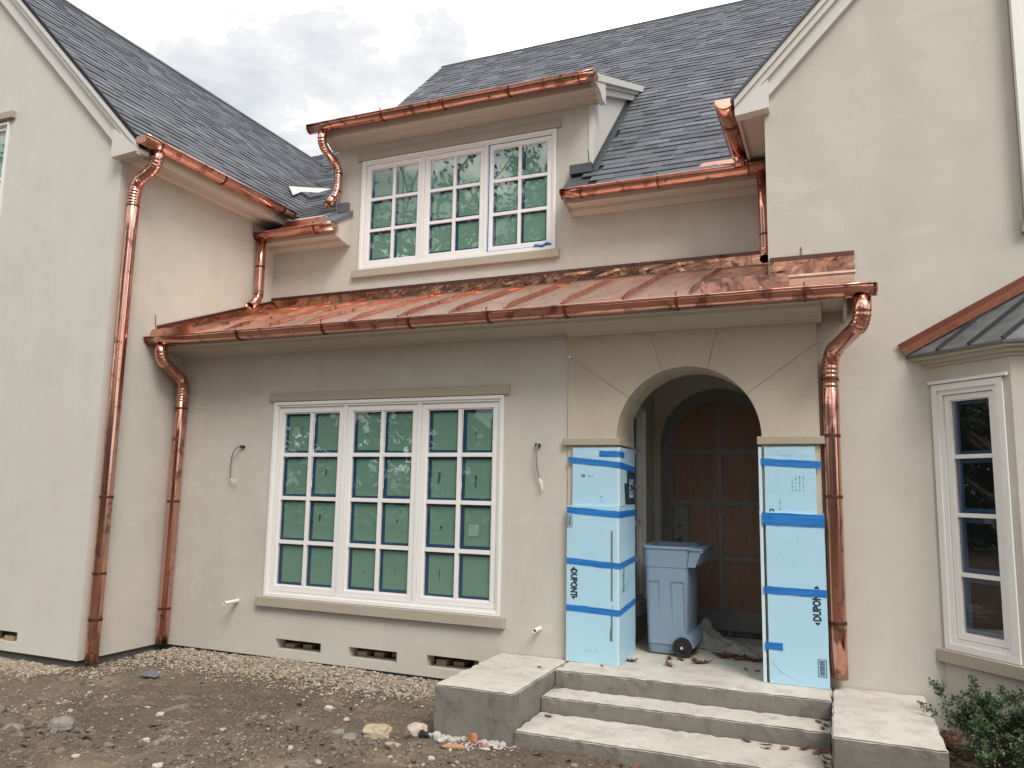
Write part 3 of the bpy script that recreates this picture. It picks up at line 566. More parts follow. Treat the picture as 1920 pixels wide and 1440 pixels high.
# ------------------------------------------------------------------ shingled roofs
def shingle_mesh(w, h=0.172, th=0.013):
    mb = MB(); a = w / 2 - 0.0012
    mb.add([(-a, 0, 0.002), (a, 0, 0.002), (a, h, -0.003), (-a, h, -0.003), (-a, 0, th), (a, 0, th), (a, h, 0.002), (-a, h, 0.002)],
           [(0, 3, 2, 1), (4, 5, 6, 7), (0, 1, 5, 4), (1, 2, 6, 5), (2, 3, 7, 6), (3, 0, 4, 7)])
    return mb
WIDS = [0.14, 0.18, 0.22, 0.27, 0.32]; THS = [0.010, 0.017]
SHM = {}
for w in WIDS:
    for th in THS:
        b_ = shingle_mesh(w, th=th); me = bpy.data.meshes.new('shingle'); me.from_pydata(b_.v, [], b_.f); me.materials.append(M['shingle']); SHM[(w, th)] = me
def roof(org, ux, uv, length, slope_len, visible, deck, label=None, seed=1, ref=None):
    """org = eave corner, ux along the eave, uv up the slope; visible(u, v) -> keep; shingles in courses of 0.14 m"""
    rnd = random.Random(seed); org, ux, uv = Vector(org), Vector(ux).normalized(), Vector(uv).normalized(); nn = ux.cross(uv).normalized()
    rf = build('roof', deck, ['roof_under', 'rake'], H, label=label)
    rot = Matrix((ux, uv, nn)).transposed().to_euler()
    items = []; nc = int(slope_len / 0.14)
    for j in range(nc):
        u = -rnd.uniform(0, 0.2)
        while u < length:
            w = rnd.choice(WIDS)
            if u + w > length: 
                w = max(WIDS[0], min(WIDS, key=lambda q: abs(q - (length - u)))); uu = length - w / 2
            else: uu = max(u, 0) + w / 2 if u < 0 else u + w / 2
            v = j * 0.14
            if visible(uu, v + 0.07):
                p = org + ux * uu + uv * (v + rnd.uniform(-0.006, 0.006)); d = (p - CAM).length
                q = p - CAM; dp = q.dot(fw); px = 0.5 + q.dot(rt) / dp * 0.7515; py = 0.5 - q.dot(up) / dp * 1.002
                inf = (-0.02 < px < 1.02 and -0.02 < py < 1.02 and dp > 0)
                items.append(((d if inf else d + 100), p, w, rnd.choice(THS)))
            u += w
            if u >= length - 0.03: break
    items.sort(key=lambda a: a[0]); rest = MB()
    for k, (d, p, w, th) in enumerate(items):
        if k < 300: inst('shingle', SHM[(w, th)], rf, p, rot)
        else:
            b_ = shingle_mesh(w, th=th); rest.add([p + ux * a + uv * b + nn * c for a, b, c in b_.v], b_.f)
    if rest.v: tag(build('shingles', rest, 'shingle', rf), kind='stuff')
    return rf
S45 = math.sqrt(0.5)
# main roof: eave at y 1.10
EY, EZ = 1.115, 4.765
mz = lambda y: EZ + (y - EY)
RY = 6.28
mb = MB(); th = 0.012
mb.quad((XDR, EY, mz(EY) - th), (9.0, EY, mz(EY) - th), (9.0, 3.0, mz(3.0) - th), (XDR, 3.0, mz(3.0) - th)); mb.quad((9.0, 3.0, mz(3.0) - th), (9.0, RY, mz(RY) - th), (-1.56, RY, mz(RY) - th), (-1.56, 3.0, mz(3.0) - th))
mb.quad((-1.56, 3.0, mz(3) - th), (-1.56, RY, mz(RY) - th), (-1.56, RY + 5, mz(RY) - 5), (-1.56, RY + 5, 4.0), (-1.56, 3.0, 4.0)); mb.quad((XDL, 3.0, mz(3) - th), (-1.56, 3.0, mz(3) - th), (-1.56, 3.0, 4.8), (XDL, 3.0, 4.8))
mb.quad((-1.56, RY, mz(RY) - th), (9, RY, mz(RY) - th), (9, RY + 5, mz(RY) - 5), (-1.56, RY + 5, mz(RY) - 5))
dz = lambda y: 6.055 + 0.446 * (y - 1.06)
def vis_main(u, v):
    x = -1.56 + u; y = EY + v * S45
    if x < XDL and y < 3.05: return False
    if XDL < x < XDR and y < 3.30: return False
    if x > 5.0 and y > YR and (y - 1.1) < (x - 4.85) - 0.35: return False
    return x < 8.9
ROOF = roof((-1.56, EY, EZ), (1, 0, 0), (0, 1, 1), 10.4, (RY - EY) / S45, vis_main, mb, 'main shingle roof above the dormer', 3)
mb = MB(); mb.tube([(-1.56, RY, mz(RY) + 0.006), (9, RY, mz(RY) + 0.006)], 0.035, 6); build('ridge_cap', mb, 'shingle', ROOF)
# left wing roof
LX = -1.065; lz = lambda x: 4.0 - x
mb = MB(); y0 = YL - 0.13; y1 = 7.2
mb.quad((LX, y0, lz(LX) - th), (LX, y1, lz(LX) - th), (XC, y1, lz(XC) - th), (XC, y0, lz(XC) - th)); mb.quad((XC, y0, lz(XC) - th), (XC, y1, lz(XC) - th), (2 * XC - LX, y1, lz(LX) - th), (2 * XC - LX, y0, lz(LX) - th))
mb.quad((LX, y0, lz(LX) - th), (XC, y0, lz(XC) - th), (XC, y0, lz(XC) - 0.05), (LX, y0, lz(LX) - 0.05))
CS = 0.6957; cz = lambda y: 4.76 + CS * (y - 1.1)
def vis_left(u, v):
    x = LX - v * S45; y = y0 + u; return lz(x) > cz(y) - 0.10 or y < 1.0
LROOF = roof((LX, y0, lz(LX)), (0, 1, 0), (-1, 0, 1), y1 - y0, (LX - XC) / S45, vis_left, mb, 'left wing shingle roof', 5)
mb = MB(); mb.tube([(XC, y0, lz(XC) + 0.006), (XC, y1, lz(XC) + 0.006)], 0.035, 6); build('ridge_cap', mb, 'shingle', LROOF)
# link roof between left wing and dormer
mb = MB(); cy1 = 7.45
mb.quad((-7, EY, cz(EY) - th), (XDL, EY, cz(EY) - th), (XDL, cy1, cz(cy1) - th), (-7, cy1, cz(cy1) - th)); mb.quad((-7, cy1, cz(cy1) - th), (XDL, cy1, cz(cy1) - th), (XDL, cy1 + 4, 5), (-7, cy1 + 4, 5))
def vis_link(u, v):
    k = 1 / math.sqrt(1 + CS * CS); x = -7 + u; y = EY + v * k; z = cz(y)
    if x > -1.6 and y > 3.1: return False
    if x > XDL - 0.05 and y > YU - 0.1: return False
    return z > lz(x) - 0.12 or (x > LX)
roof((-7, EY - 0.02, cz(EY - 0.02)), (1, 0, 0), (0, 1, CS), 7 - 0.15, (cy1 - EY) * math.sqrt(1 + CS * CS), vis_link, mb, 'link shingle roof beside the dormer', 9)
mb = MB(); mb.prism([(EY - 0.025, cz(EY) - 0.03), (EY - 0.025, cz(EY) + 0.012), (YU - 0.003, cz(YU) + 0.03), (YU - 0.003, cz(YU) - 0.05)], lambda u, v, w: (w, u, v), XDL - 0.02, -0.145); mb.box(-0.36, -0.20, YU - 0.06, YU - 0.004, cz(YU) + 0.0, cz(YU) + 0.13)
build('roof_return', mb, 'shingle', H)
# valley flashing scraps
mb = MB(); mb.quad((-1.55, 1.95, 5.62), (-1.80, 2.15, 5.87), (-1.98, 2.62, 6.06), (-1.86, 2.52, 5.93)); mb.quad((-1.98, 2.62, 6.06), (-1.86, 2.52, 5.93), (-1.62, 2.62, 5.92), (-1.55, 2.85, 6.06)); build('valley_flashing', mb, 'rake', LROOF)
# dormer roof, cheek, eave
mb = MB(); DX0, DX1 = -0.56, 3.25; DY0 = 1.075; DY1 = 3.52
mb.add([(DX0, DY0, dz(DY0)), (DX1, DY0, dz(DY0)), (DX1, DY1, dz(DY1)), (DX0, DY1, dz(DY1)), (DX0, DY0, dz(DY0) - 0.03), (DX1, DY0, dz(DY0) - 0.03), (DX1, DY1, dz(DY1) - 0.03), (DX0, DY1, dz(DY1) - 0.03)],
       [(0, 1, 2, 3), (4, 7, 6, 5), (0, 4, 5, 1), (1, 5, 6, 2), (2, 6, 7, 3), (3, 7, 4, 0)]); DR = build('dormer_roof', mb, 'shingle', H)
mb = MB(); prof = [(DY0 + 0.06, 5.90), (DY0 + 0.06, dz(DY0 + 0.06) - 0.032), (YU + 0.12, dz(YU + 0.12) - 0.032), (YU + 0.12, 5.93), (YU - 0.06, 5.93), (YU - 0.08, 5.955), (DY0 + 0.12, 5.955), (DY0 + 0.10, 5.90)]
prof = [(DY0 + 0.075, 5.935), (DY0 + 0.075, dz(DY0 + 0.075) - 0.032), (YU + 0.02, dz(YU) - 0.032), (YU + 0.02, 5.905), (YU - 0.045, 5.905), (YU - 0.06, 5.93), (YU - 0.10, 5.945), (YU - 0.12, 5.965), (DY0 + 0.13, 5.965), (DY0 + 0.12, 5.935)]
mb.prism(prof, lambda u, v, w: (w, u, v), DX0 + 0.05, DX1 - 0.03); build('cornice', mb, 'trim', DR)
# right rake boards of the dormer
mb = MB()
def rakeb(xa, xb, top, bot, ya, yb, ext=0.0):
    mb.add([(x, y, dz(y) - o) for x in (xa, xb) for y, o in ((ya, top), (yb, top), (yb, bot), (ya, bot + ext))], [(0, 1, 2, 3), (4, 7, 6, 5), (0, 4, 5, 1), (1, 5, 6, 2), (2, 6, 7, 3), (3, 7, 4, 0)])
rakeb(DX1 - 0.029, DX1 + 0.012, 0.002, 0.085, DY0 - 0.01, DY1); rakeb(DX1 - 0.06, DX1 - 0.0295, 0.032, 0.125, DY0 + 0.02, DY1 - .05); rakeb(XDR - 0.02, DX1 - 0.061, 0.033, 0.21, YU + 0.03, DY1 - 0.1, 0.0)
mb.prism([(DY0 + 0.004, 5.985), (DY0 + 0.004, dz(DY0) - 0.04), (YU + 0.05, dz(YU + 0.05) - 0.09), (YU + 0.05, 5.90), (YU - 0.10, 5.90), (YU - 0.14, 5.945)], lambda u, v, w: (w, u, v), DX1 - 0.0605, DX1 - 0.0001)
build('rake_board', mb, 'rake', DR)
mb = MB(); mb.add([(x, y, z) for x in (XDR - 0.05, XDR + 0.012) for y, z in ((YU - 0.012, 4.85), (YU - 0.012, dz(YU) - 0.1), (DY1, dz(DY1) - 0.1), (DY1, mz(DY1) - 0.05))], [(0, 1, 2, 3), (4, 7, 6, 5), (0, 4, 5, 1), (1, 5, 6, 2), (2, 6, 7, 3), (3, 7, 4, 0)])
build('dormer_cheek', mb, 'rake', H)
mb = MB(); mb.quad((XDL, YU, 4.7), (XDL, 3.6, 4.7), (XDL, 3.6, 7.1), (XDL, YU, dz(YU))); build('dormer_cheek', mb, 'stucco', H)
# step flashing along the cheek foot, saddle box at its corner
mb = MB(); mb.add([(XDR + 0.014, YU - 0.06, mz(YU - 0.06) + 0.016), (XDR + 0.075, YU - 0.06, mz(YU - 0.06) + 0.024), (XDR + 0.075, 3.35, mz(3.35) + 0.024), (XDR + 0.014, 3.35, mz(3.35) + 0.016), (XDR + 0.016, YU - 0.06, mz(YU) + 0.05), (XDR + 0.016, 3.3, mz(3.3) + 0.09)], [(0, 1, 2, 3), (0, 3, 5, 4)]); build('flashing', mb, 'lead', ROOF)
mb = MB(); mb.box(2.86, XDR + 0.01, YU - 0.09, YU + 0.01, 5.055, 5.165); 
mb.add([(2.85, EY, EZ + 0.01), (XDR + 0.02, EY, EZ + 0.01), (XDR + 0.02, YU - 0.01, 5.06), (2.85, YU - 0.01, 5.06)], [(0, 1, 2, 3)]); build('saddle_flashing', mb, 'lead', ROOF)
mb = MB(); mb.tube([(XDR - 0.01, YU - 0.11, 5.16), (XDR - 0.02, YU - 0.12, 5.30)], 0.006, 6); build('flashing_tab', mb, 'lead', ROOF)
for k in range(3):
    pass
# main eave cornices (right and left of the dormer)
prof = [(EY + 0.055, 4.625), (EY + 0.055, EZ - 0.02), (YU + 0.02, EZ + 0.28), (YU + 0.02, 4.565), (YU - 0.035, 4.565), (YU - 0.05, 4.585), (YU - 0.10, 4.60), (YU - 0.11, 4.635), (EY + 0.12, 4.635), (EY + 0.11, 4.625)]
mb = MB(); mb.prism(prof, lambda u, v, w: (w, u, v), 2.88, XR - 0.002); build('cornice', mb, 'trim', H)
mb = MB(); mb.prism(prof, lambda u, v, w: (w, u, v), XL + 0.002, -0.19); build('cornice', mb, 'trim', H)
mb = MB(); mb.prism([(EY + 0.02, 4.61), (EY + 0.02, EZ - 0.01), (YU - 0.003, 5.04), (YU - 0.003, 4.56), (YU - 0.06, 4.56)], lambda u, v, w: (w, u, v), -0.189, -0.165); build('cornice_end', mb, 'stucco', H)
mb = MB(); mb.prism([(EY + 0.04, 4.615), (EY + 0.04, EZ - 0.01), (YU - 0.003, 5.04), (YU - 0.003, 4.56), (YU - 0.06, 4.56)], lambda u, v, w: (w, u, v), 2.86, 2.879); build('cornice_end', mb, 'trim', H)
# left wing: rake boards, return box, soffit
mb = MB()
def lrake(y0_, y1_, top, bot, xe=LX - 0.0):
    for sgn in (1, -1):
        f_ = lambda x: XC + sgn * (x - XC)
        mb.add([(f_(x), y, lz(x) - o) for y in (y0_, y1_) for x, o in ((xe, top), (XC, top), (XC, bot), (xe, bot))], [(0, 1, 2, 3), (4, 7, 6, 5), (0, 4, 5, 1), (1, 5, 6, 2), (2, 6, 7, 3), (3, 7, 4, 0)])
lrake(YL - 0.125, YL - 0.085, 0.052, 0.12); lrake(YL - 0.10, YL - 0.05, 0.1201, 0.19); lrake(YL - 0.06, YL + 0.02, 0.1901, 0.39, XL + 0.02)
mb.prism([(XL - 0.03, 4.875), (XL - 0.03, 5.20), (LX + 0.005, lz(LX) - 0.125), (LX + 0.005, 4.895)], lambda u, v, w: (u, w, v), YL - 0.1202, YL + 0.05); build('rake_board', mb, 'rake', H)
prof = [(LX - 0.012, 4.88), (LX - 0.012, lz(LX) - 0.02), (XL - 0.02, 5.30), (XL - 0.02, 4.885), (XL + 0.03, 4.885), (XL + 0.05, 4.91), (LX - 0.07, 4.91), (LX - 0.08, 4.88)]
mb = MB(); mb.prism(prof, lambda u, v, w: (u, w, v), YL + 0.051, YU - 0.03); build('soffit', mb, 'trim', H)
# right wing: rake boards, return box, soffit, roof
RX = 4.855; rz = lambda x: 4.905 + (x - RX) * 1.05
mb = MB()
def rrake(y0_, y1_, top, bot, xe):
    for sgn in (1, -1):
        f_ = lambda x: XRC + sgn * (x - XRC)
        mb.add([(f_(x), y, rz(x) - o) for y in (y0_, y1_) for x, o in ((xe, top), (XRC, top), (XRC, bot), (xe, bot))], [(0, 1, 2, 3), (4, 7, 6, 5), (0, 4, 5, 1), (1, 5, 6, 2), (2, 6, 7, 3), (3, 7, 4, 0)])
rrake(YR - 0.13, YR - 0.09, 0.02, 0.085, RX); rrake(YR - 0.105, YR - 0.055, 0.0851, 0.155, RX); rrake(YR - 0.06, YR + 0.02, 0.1551, 0.30, XR + 0.02)
mb.prism([(RX + 0.005, 4.735), (RX + 0.005, 4.80), (XR + 0.045, 5.02), (XR + 0.045, 4.765)], lambda u, v, w: (u, w, v), YR - 0.1203, YR - 0.002); build('rake_board', mb, 'rake', H)
mb = MB(); mb.box(RX + 0.01, XR - 0.002, YR + 0.0, YU - 0.1, 4.80, 4.83); mb.box(RX + 0.005, RX + 0.03, YR - 0.002, YU - 0.1, 4.765, 4.90); mb.box(XR - 0.05, XR - 0.001, YR + 0.002, YU - 0.1, 4.765, 4.799); build('soffit', mb, 'trim', H)
mb = MB()
for sgn in (1, -1):
    f_ = lambda x: XRC + sgn * (x - XRC)
    mb.add([(f_(x), y, rz(x) + o) for y in (YR - 0.15, 7.0) for x, o in ((RX - 0.03, 0.012), (XRC, 0.012), (XRC, -0.018), (RX - 0.03, -0.018))], [(0, 1, 2, 3), (4, 7, 6, 5), (0, 4, 5, 1), (1, 5, 6, 2), (2, 6, 7, 3), (3, 7, 4, 0)])
build('roof', mb, 'shingle', H, label='right wing shingle roof')

# ------------------------------------------------------------------ copper porch roof
CY0, CZ0, CSL = -0.455, 3.058, 0.387
kz = lambda y: CZ0 + CSL * (y - CY0)
mb = MB(); mb.quad((XL, CY0, kz(CY0) - 0.02), (5.755, CY0, kz(CY0) - 0.02), (5.755, YR, kz(YR) - 0.02), (XR, YR, kz(YR) - 0.02), (XR, YU, kz(YU) - 0.02), (XL, YU, kz(YU) - 0.02))
mb.quad((5.755, CY0, kz(CY0) - 0.02), (5.755, YR, kz(YR) - 0.02), (5.755, YR, 2.93), (5.755, CY0, 2.93)); mb.quad((XL, CY0, kz(CY0) - 0.02), (5.755, CY0, kz(CY0) - 0.02), (5.755, CY0, 3.0), (XL, CY0, 3.0))
CR = build('copper_roof', mb, 'copper_pan', H, label='standing seam copper shed roof over the porch')
SEAMS = [-0.94, -0.42, 0.11, 0.65, 1.19, 1.75, 2.305, 2.856, 3.404, 3.951, 4.512, 5.07]
xs = [XL + 0.003] + SEAMS + [5.753]
rnd = random.Random(4)
for a, b in zip(xs, xs[1:]):
    ye = YR - 0.004 if a > XR - 0.1 else YU - 0.004; ni, nj = 6, 14; mb = MB(); ph = rnd.uniform(0, 50); til = rnd.uniform(-0.004, 0.004)
    for j in range(nj + 1):
        for i in range(ni + 1):
            x = a + 0.004 + (b - a - 0.008) * i / ni; y = CY0 + 0.004 + (ye - CY0 - 0.004) * j / nj; s = math.sin(math.pi * i / ni)
            mb.v.append((x, y, kz(y) + s * (0.0035 * noise.noise((x * 3 + ph, y * 2.4, ph))) + til * (i / ni - 0.5)))
    for j in range(nj):
        for i in range(ni): k = j * (ni + 1) + i; mb.f.append((k, k + 1, k + ni + 2, k + ni + 1)); mb.m.append(0)
    build('copper_panel', mb, 'copper_pan', CR, smooth=True)
for x in SEAMS:
    ye = YR - 0.01 if x > XR else YU - 0.03; mb = MB(); w, h = 0.009, 0.046; p = [(x - w, 0), (x + w, 0), (x + w, h), (x - w * 1.3, h + 0.002)]
    ns = 8
    vs = []
    for k in range(ns + 1):
        y = CY0 + 0.03 + (ye - CY0 - 0.03) * k / ns; wob = 0.003 * noise.noise((x * 5, y * 3, 1))
        hh = h * (0.35 if k == 0 else 1)
        vs += [(x - w, y, kz(y) + 0.002), (x + w, y, kz(y) + 0.002), (x + w + wob, y, kz(y) + hh), (x - w * 1.2 + wob, y, kz(y) + hh)]
    mb.add(vs, [(k * 4 + i, k * 4 + (i + 1) % 4, k * 4 + 4 + (i + 1) % 4, k * 4 + 4 + i) for k in range(ns) for i in range(4)] + [(0, 1, 2, 3), (ns * 4 + 3, ns * 4 + 2, ns * 4 + 1, ns * 4)])
    build('seam', mb, 'copper', CR)
# wall flashings of the copper roof in lengths, each with a dark top hem
def flash(p0, p1, h0, name='flashing', mat='copper_flash', out=(0, -0.006, 0), wob=0.004, n=10):
    mb = MB(); P0, P1, O = Vector(p0), Vector(p1), Vector(out); ph = rnd.uniform(0, 99)
    for k in range(n + 1):
        q = P0.lerp(P1, k / n)
        for j in range(4):
            mb.v.append(tuple(q + Vector((0, 0, h0 * j / 3)) + O * (1 + (0.9 * noise.noise((k * 0.9 + ph, j * 1.3, ph)) if 0 < j < 3 else 0))))
    for k in range(n):
        for j in range(3): a = k * 4 + j; mb.f.append((a, a + 4, a + 5, a + 1)); mb.m.append(0)
    m = len(mb.v); t1 = O * 1.6
    mb.add([P0 + Vector((0, 0, h0 - 0.002)) + t1, P1 + Vector((0, 0, h0 - 0.002)) + t1, P1 + Vector((0, 0, h0 + 0.036)) + t1, P0 + Vector((0, 0, h0 + 0.036)) + t1, P1 + Vector((0, 0, h0 + 0.036)), P0 + Vector((0, 0, h0 + 0.036))], [(0, 1, 2, 3), (3, 2, 4, 5)], 1)
    return build(name, mb, [mat, 'copper_hem'], CR, smooth=False)
fx = [XL, -0.10, 1.15, 2.4, 3.65, XR - 0.002]
for a, b in zip(fx, fx[1:]): flash((a + 0.002, YU - 0.006, kz(YU) + 0.012), (b - 0.002, YU - 0.006, kz(YU) + 0.012), 0.108)
fyy = [CY0 + 0.05, 0.55, YU - 0.01]
for a, b in zip(fyy, fyy[1:]): flash((XL + 0.006, a, kz(a) + 0.012), (XL + 0.006, b, kz(b) + 0.012), 0.075, out=(0.006, 0, 0))
flash((XR + 0.012, YR - 0.006, kz(YR) + 0.03), (5.765, YR - 0.006, kz(YR) + 0.03), 0.125)
mb = MB(); mb.box(XR + 0.01, 5.772, YR - 0.02, YR - 0.004, kz(YR) + 0.010, kz(YR) + 0.028); build('flashing', mb, 'copper_pan', CR)
def splash(x0, x1, y, zb, h, rake=1.0, name='splash_guard', mat='copper_flash', parent=None, depth=0.012):
    r = 0.05; poly = [(x0, 0), (x1, 0)] + [(x1 - r + r * math.cos(a), h - r + r * math.sin(a)) for a in (0, 0.5, 1.05, 1.57)] + [(x0 + r + r * math.cos(a), h - r + r * math.sin(a)) for a in (1.57, 2.1, 2.6, 3.14)]
    m2 = MB(); m2.prism(poly, lambda u, v, w: (u, y + w + v * 0.35 * rake, zb + v), 0, 0.004); return build(name, m2, mat, parent or CR)
splash(4.60, 5.28, CY0 + 0.03, kz(CY0) + 0.01, 0.115, 0.25, mat='copper_dark')
splash(XL + 0.01, -0.75, CY0 - 0.03, kz(CY0) + 0.0, 0.085, 0.08, mat='copper')

# ------------------------------------------------------------------ half-round gutters
def gutter(p0, p1, out, r, hangers, label, cap=(1, 1), mat='copper'):
    """p0, p1 = centre line at rim height; out = horizontal unit vector away from the wall"""
    P0, P1, O = Vector(p0), Vector(p1), Vector(out); L_ = (P1 - P0).length; D = (P1 - P0) / L_; Z = Vector((0, 0, 1)); mb = MB(); n = 14
    pro = [(-r, 0.012)] + [(-r * math.cos(math.pi * i / n), -r * math.sin(math.pi * i / n) * 1.05) for i in range(n + 1)]
    bead = [(r + 0.007 + 0.009 * math.cos(a), 0.004 + 0.009 * math.sin(a)) for a in [math.pi + i * 2 * math.pi / 8 for i in range(9)]]
    pro = pro + bead; ns = max(6, int(L_ / 0.25))
    for k in range(ns + 1):
        q = P0 + D * (L_ * k / ns)
        wb = 0.0025 * noise.noise((q.x * 2, q.y * 2, 4.0))
        mb.v += [tuple(q + O * (a + wb) + Z * (b + wb)) for a, b in pro]
    m_ = len(pro)
    for k in range(ns):
        for i in range(m_ - 1): a = k * m_ + i; mb.f.append((a, a + 1, a + m_ + 1, a + m_)); mb.m.append(0)
    g = build('gutter', mb, mat, H, smooth=True, label=label)
    g.modifiers.new('sheet', 'SOLIDIFY').thickness = 0.002
    for e, on in ((0, cap[0]), (1, cap[1])):
        if not on: continue
        q = P0 - D * 0.004 if e == 0 else P1 + D * 0.004; m2 = MB(); m2.prism([(-r * math.cos(math.pi * i / n) * 1.02, -r * math.sin(math.pi * i / n) * 1.07) for i in range(n + 1)], lambda u, v, w: tuple(q + O * u + Z * v + D * w), -0.006, 0.006); build('end_cap', m2, mat, g)
    for s in hangers:
        q = P0 + D * s; m2 = MB(); pts = [q + O * (-r * 1.06 * math.cos(a)) + Z * (-r * 1.13 * math.sin(a)) for a in [0.75 + i * (math.pi - 0.65) / 12 for i in range(13)]]
        vs = []
        for i, p in enumerate(pts):
            nr = (p - q).normalized()
            vs += [p - D * 0.011, p + D * 0.011, p + D * 0.011 + nr * 0.005, p - D * 0.011 + nr * 0.005]
        m2.add(vs, [(i * 4 + j, i * 4 + (j + 1) % 4, i * 4 + 4 + (j + 1) % 4, i * 4 + 4 + j) for i in range(12) for j in range(4)] + [(0, 1, 2, 3), (51, 50, 49, 48)])
        m2.tube([pts[-1], pts[-1] + Z * 0.03 + O * 0.004, pts[-1] + Z * 0.04 - O * 0.02], 0.006, 6); build('hanger', m2, 'copper_brown', g)
    return g
GR = 0.076
GY = CY0 - 0.03
g1 = gutter((XL + 0.012, GY, 3.036), (5.885, GY, 3.012), (0, -1, 0), GR, [x - XL for x in (-0.113, 0.954, 1.927, 2.735, 3.461, 4.413, 5.38)], 'long copper gutter along the porch roof')
g2 = gutter((2.875, EY - 0.03, 4.728), (XR - 0.012, EY - 0.03, 4.722), (0, -1, 0), GR, [0.22, 1.07, 1.99], 'copper gutter right of the dormer')
g3 = gutter((XL + 0.012, EY - 0.03, 4.722), (-0.15, EY - 0.03, 4.728), (0, -1, 0), GR, [0.95], 'short copper gutter left of the dormer')
g4 = gutter((-0.585, DY0 - 0.03, 6.062), (3.265, DY0 - 0.03, 6.040), (0, -1, 0), GR, [1.11, 1.97, 2.82, 3.67], 'copper gutter along the dormer eave')
g5 = gutter((LX + 0.07, YL - 0.115, 5.045), (LX + 0.07, YU - 0.17, 5.035), (1, 0, 0), GR, [0.22, 1.15, 2.2], 'copper gutter along the left wing eave')
g6 = gutter((RX - 0.083, YR - 0.115, 4.905), (RX - 0.083, 1.12, 4.89), (-1, 0, 0), 0.082, [0.42], 'copper gutter along the right wing eave')
splash(4.36, 5.03, EY + 0.035, EZ + 0.018, 0.10, 1.2, parent=g2, mat='copper')
splash(-1.02, -0.36, EY + 0.02, EZ + 0.01, 0.12, 1.0, parent=g3, mat='copper_dull')
mb = MB(); mb.box(4.86, XR - 0.004, EY + 0.10, EY + 0.106, EZ + 0.06, EZ + 0.17); build('flashing', mb, 'copper_flash', g2)

# ------------------------------------------------------------------ downspouts
def smooth_path(pts, seg=10, cut=0.10):
    P = [Vector(p) for p in pts]; out = [(P[0], 0)]
    for i in range(1, len(P) - 1):
        a, b, c = P[i - 1], P[i], P[i + 1]; k = min(cut, (a - b).length * 0.49, (c - b).length * 0.49); s = b + (a - b).normalized() * k; e = b + (c - b).normalized() * k
        for j in range(seg + 1): t_ = j / seg; out.append((s * (1 - t_) ** 2 + b * 2 * t_ * (1 - t_) + e * t_ ** 2, 1))
    out.append((P[-1], 0)); return out
def downspout(pts, bands, label, r=0.063, open_end=True, cut=0.13):
    sp = smooth_path(pts, 22, cut); P = []; RR = []; k = 0
    for i, (p, bend) in enumerate(sp):
        if P and (p - P[-1]).length < 1e-4: continue
        P.append(p); RR.append(r * (1.0 + (0.055 if (k % 4 < 2) else -0.035)) if bend else r); k += bend
    # extra rings on straights
    Q = []; S_ = []
    for i in range(len(P)):
        Q.append(P[i]); S_.append(RR[i])
        if i + 1 < len(P) and (P[i + 1] - P[i]).length > 0.5:
            m_ = int((P[i + 1] - P[i]).length / 0.3)
            for j in range(1, m_): q = P[i].lerp(P[i + 1], j / m_); Q.append(q + Vector((noise.noise((q.z * 2, 1, 2)), noise.noise((q.z * 2, 5, 2)), 0)) * 0.0012); S_.append(r)
    mb = MB(); mb.tube(Q, S_, 24, cap=False); d = build('downspout', mb, 'copper', H, smooth=True, label=label)
    d.modifiers.new('sheet', 'SOLIDIFY').thickness = 0.002
    for z in bands:
        for p, q in zip(Q, Q[1:]):
            if min(p.z, q.z) <= z <= max(p.z, q.z) and abs(p.z - q.z) > 1e-4:
                c = p.lerp(q, (z - p.z) / (q.z - p.z)); m2 = MB(); m2.tube([c + Vector((0, 0, 0.014)), c + Vector((0, 0, 0.011)), c + Vector((0, 0, -0.011)), c + Vector((0, 0, -0.014))], [r * 1.0, r * 1.07, r * 1.07, r * 1.0], 24, cap=False); build('band', m2, 'copper_hem', d); break
    return d
GXL = LX + 0.07
downspout([(GXL - 0.01, -0.905, 4.98), (GXL - 0.03, -0.905, 4.80), (-1.27, -0.908, 4.68), (-1.305, -0.912, 4.50), (-1.31, -0.925, -0.315)], [4.40, 1.31, 0.55, 0.10], 'tall copper downspout on the left wing side wall', cut=0.14)
downspout([(-1.20, GY, 2.96), (-1.19, GY, 2.80), (-1.25, -0.10, 2.62), (-1.262, -0.085, 2.45), (-1.285, -0.085, -0.27)], [2.30, 1.26, 0.10], 'copper downspout in the corner beside the green window', cut=0.13)
downspout([(5.79, GY, 2.93), (5.785, GY, 2.74), (5.56, -0.01, 2.60), (5.545, -0.003, 2.40), (5.535, -0.003, 0.075)], [2.38, 1.45, 0.49, 1.93], 'copper downspout beside the arched porch', cut=0.14)
downspout([(-0.385, DY0 - 0.03, 5.98), (-0.385, DY0 - 0.03, 5.80), (-0.345, YU - 0.085, 5.62), (-0.345, YU - 0.085, 5.26), (-0.37, 1.22, 5.06)], [5.53, 5.28], 'short copper downspout dropping from the dormer gutter', r=0.055, cut=0.12)
downspout([(-1.30, EY - 0.03, 4.66), (-1.29, EY - 0.03, 3.86), (-1.285, 0.93, 3.72)], [4.28, 3.90], 'copper leader dropping onto the porch roof by the left wing', r=0.058, cut=0.09)
downspout([(4.985, EY - 0.03, 4.66), (5.00, EY - 0.03, 3.80), (5.00, 0.97, 3.72)], [4.0], 'copper leader dropping onto the porch roof by the right wing', r=0.05, cut=0.09)
downspout([(RX - 0.07, 0.98, 4.82), (RX - 0.07, 1.0, 4.70)], [], 'stub outlet under the right wing gutter', r=0.055)

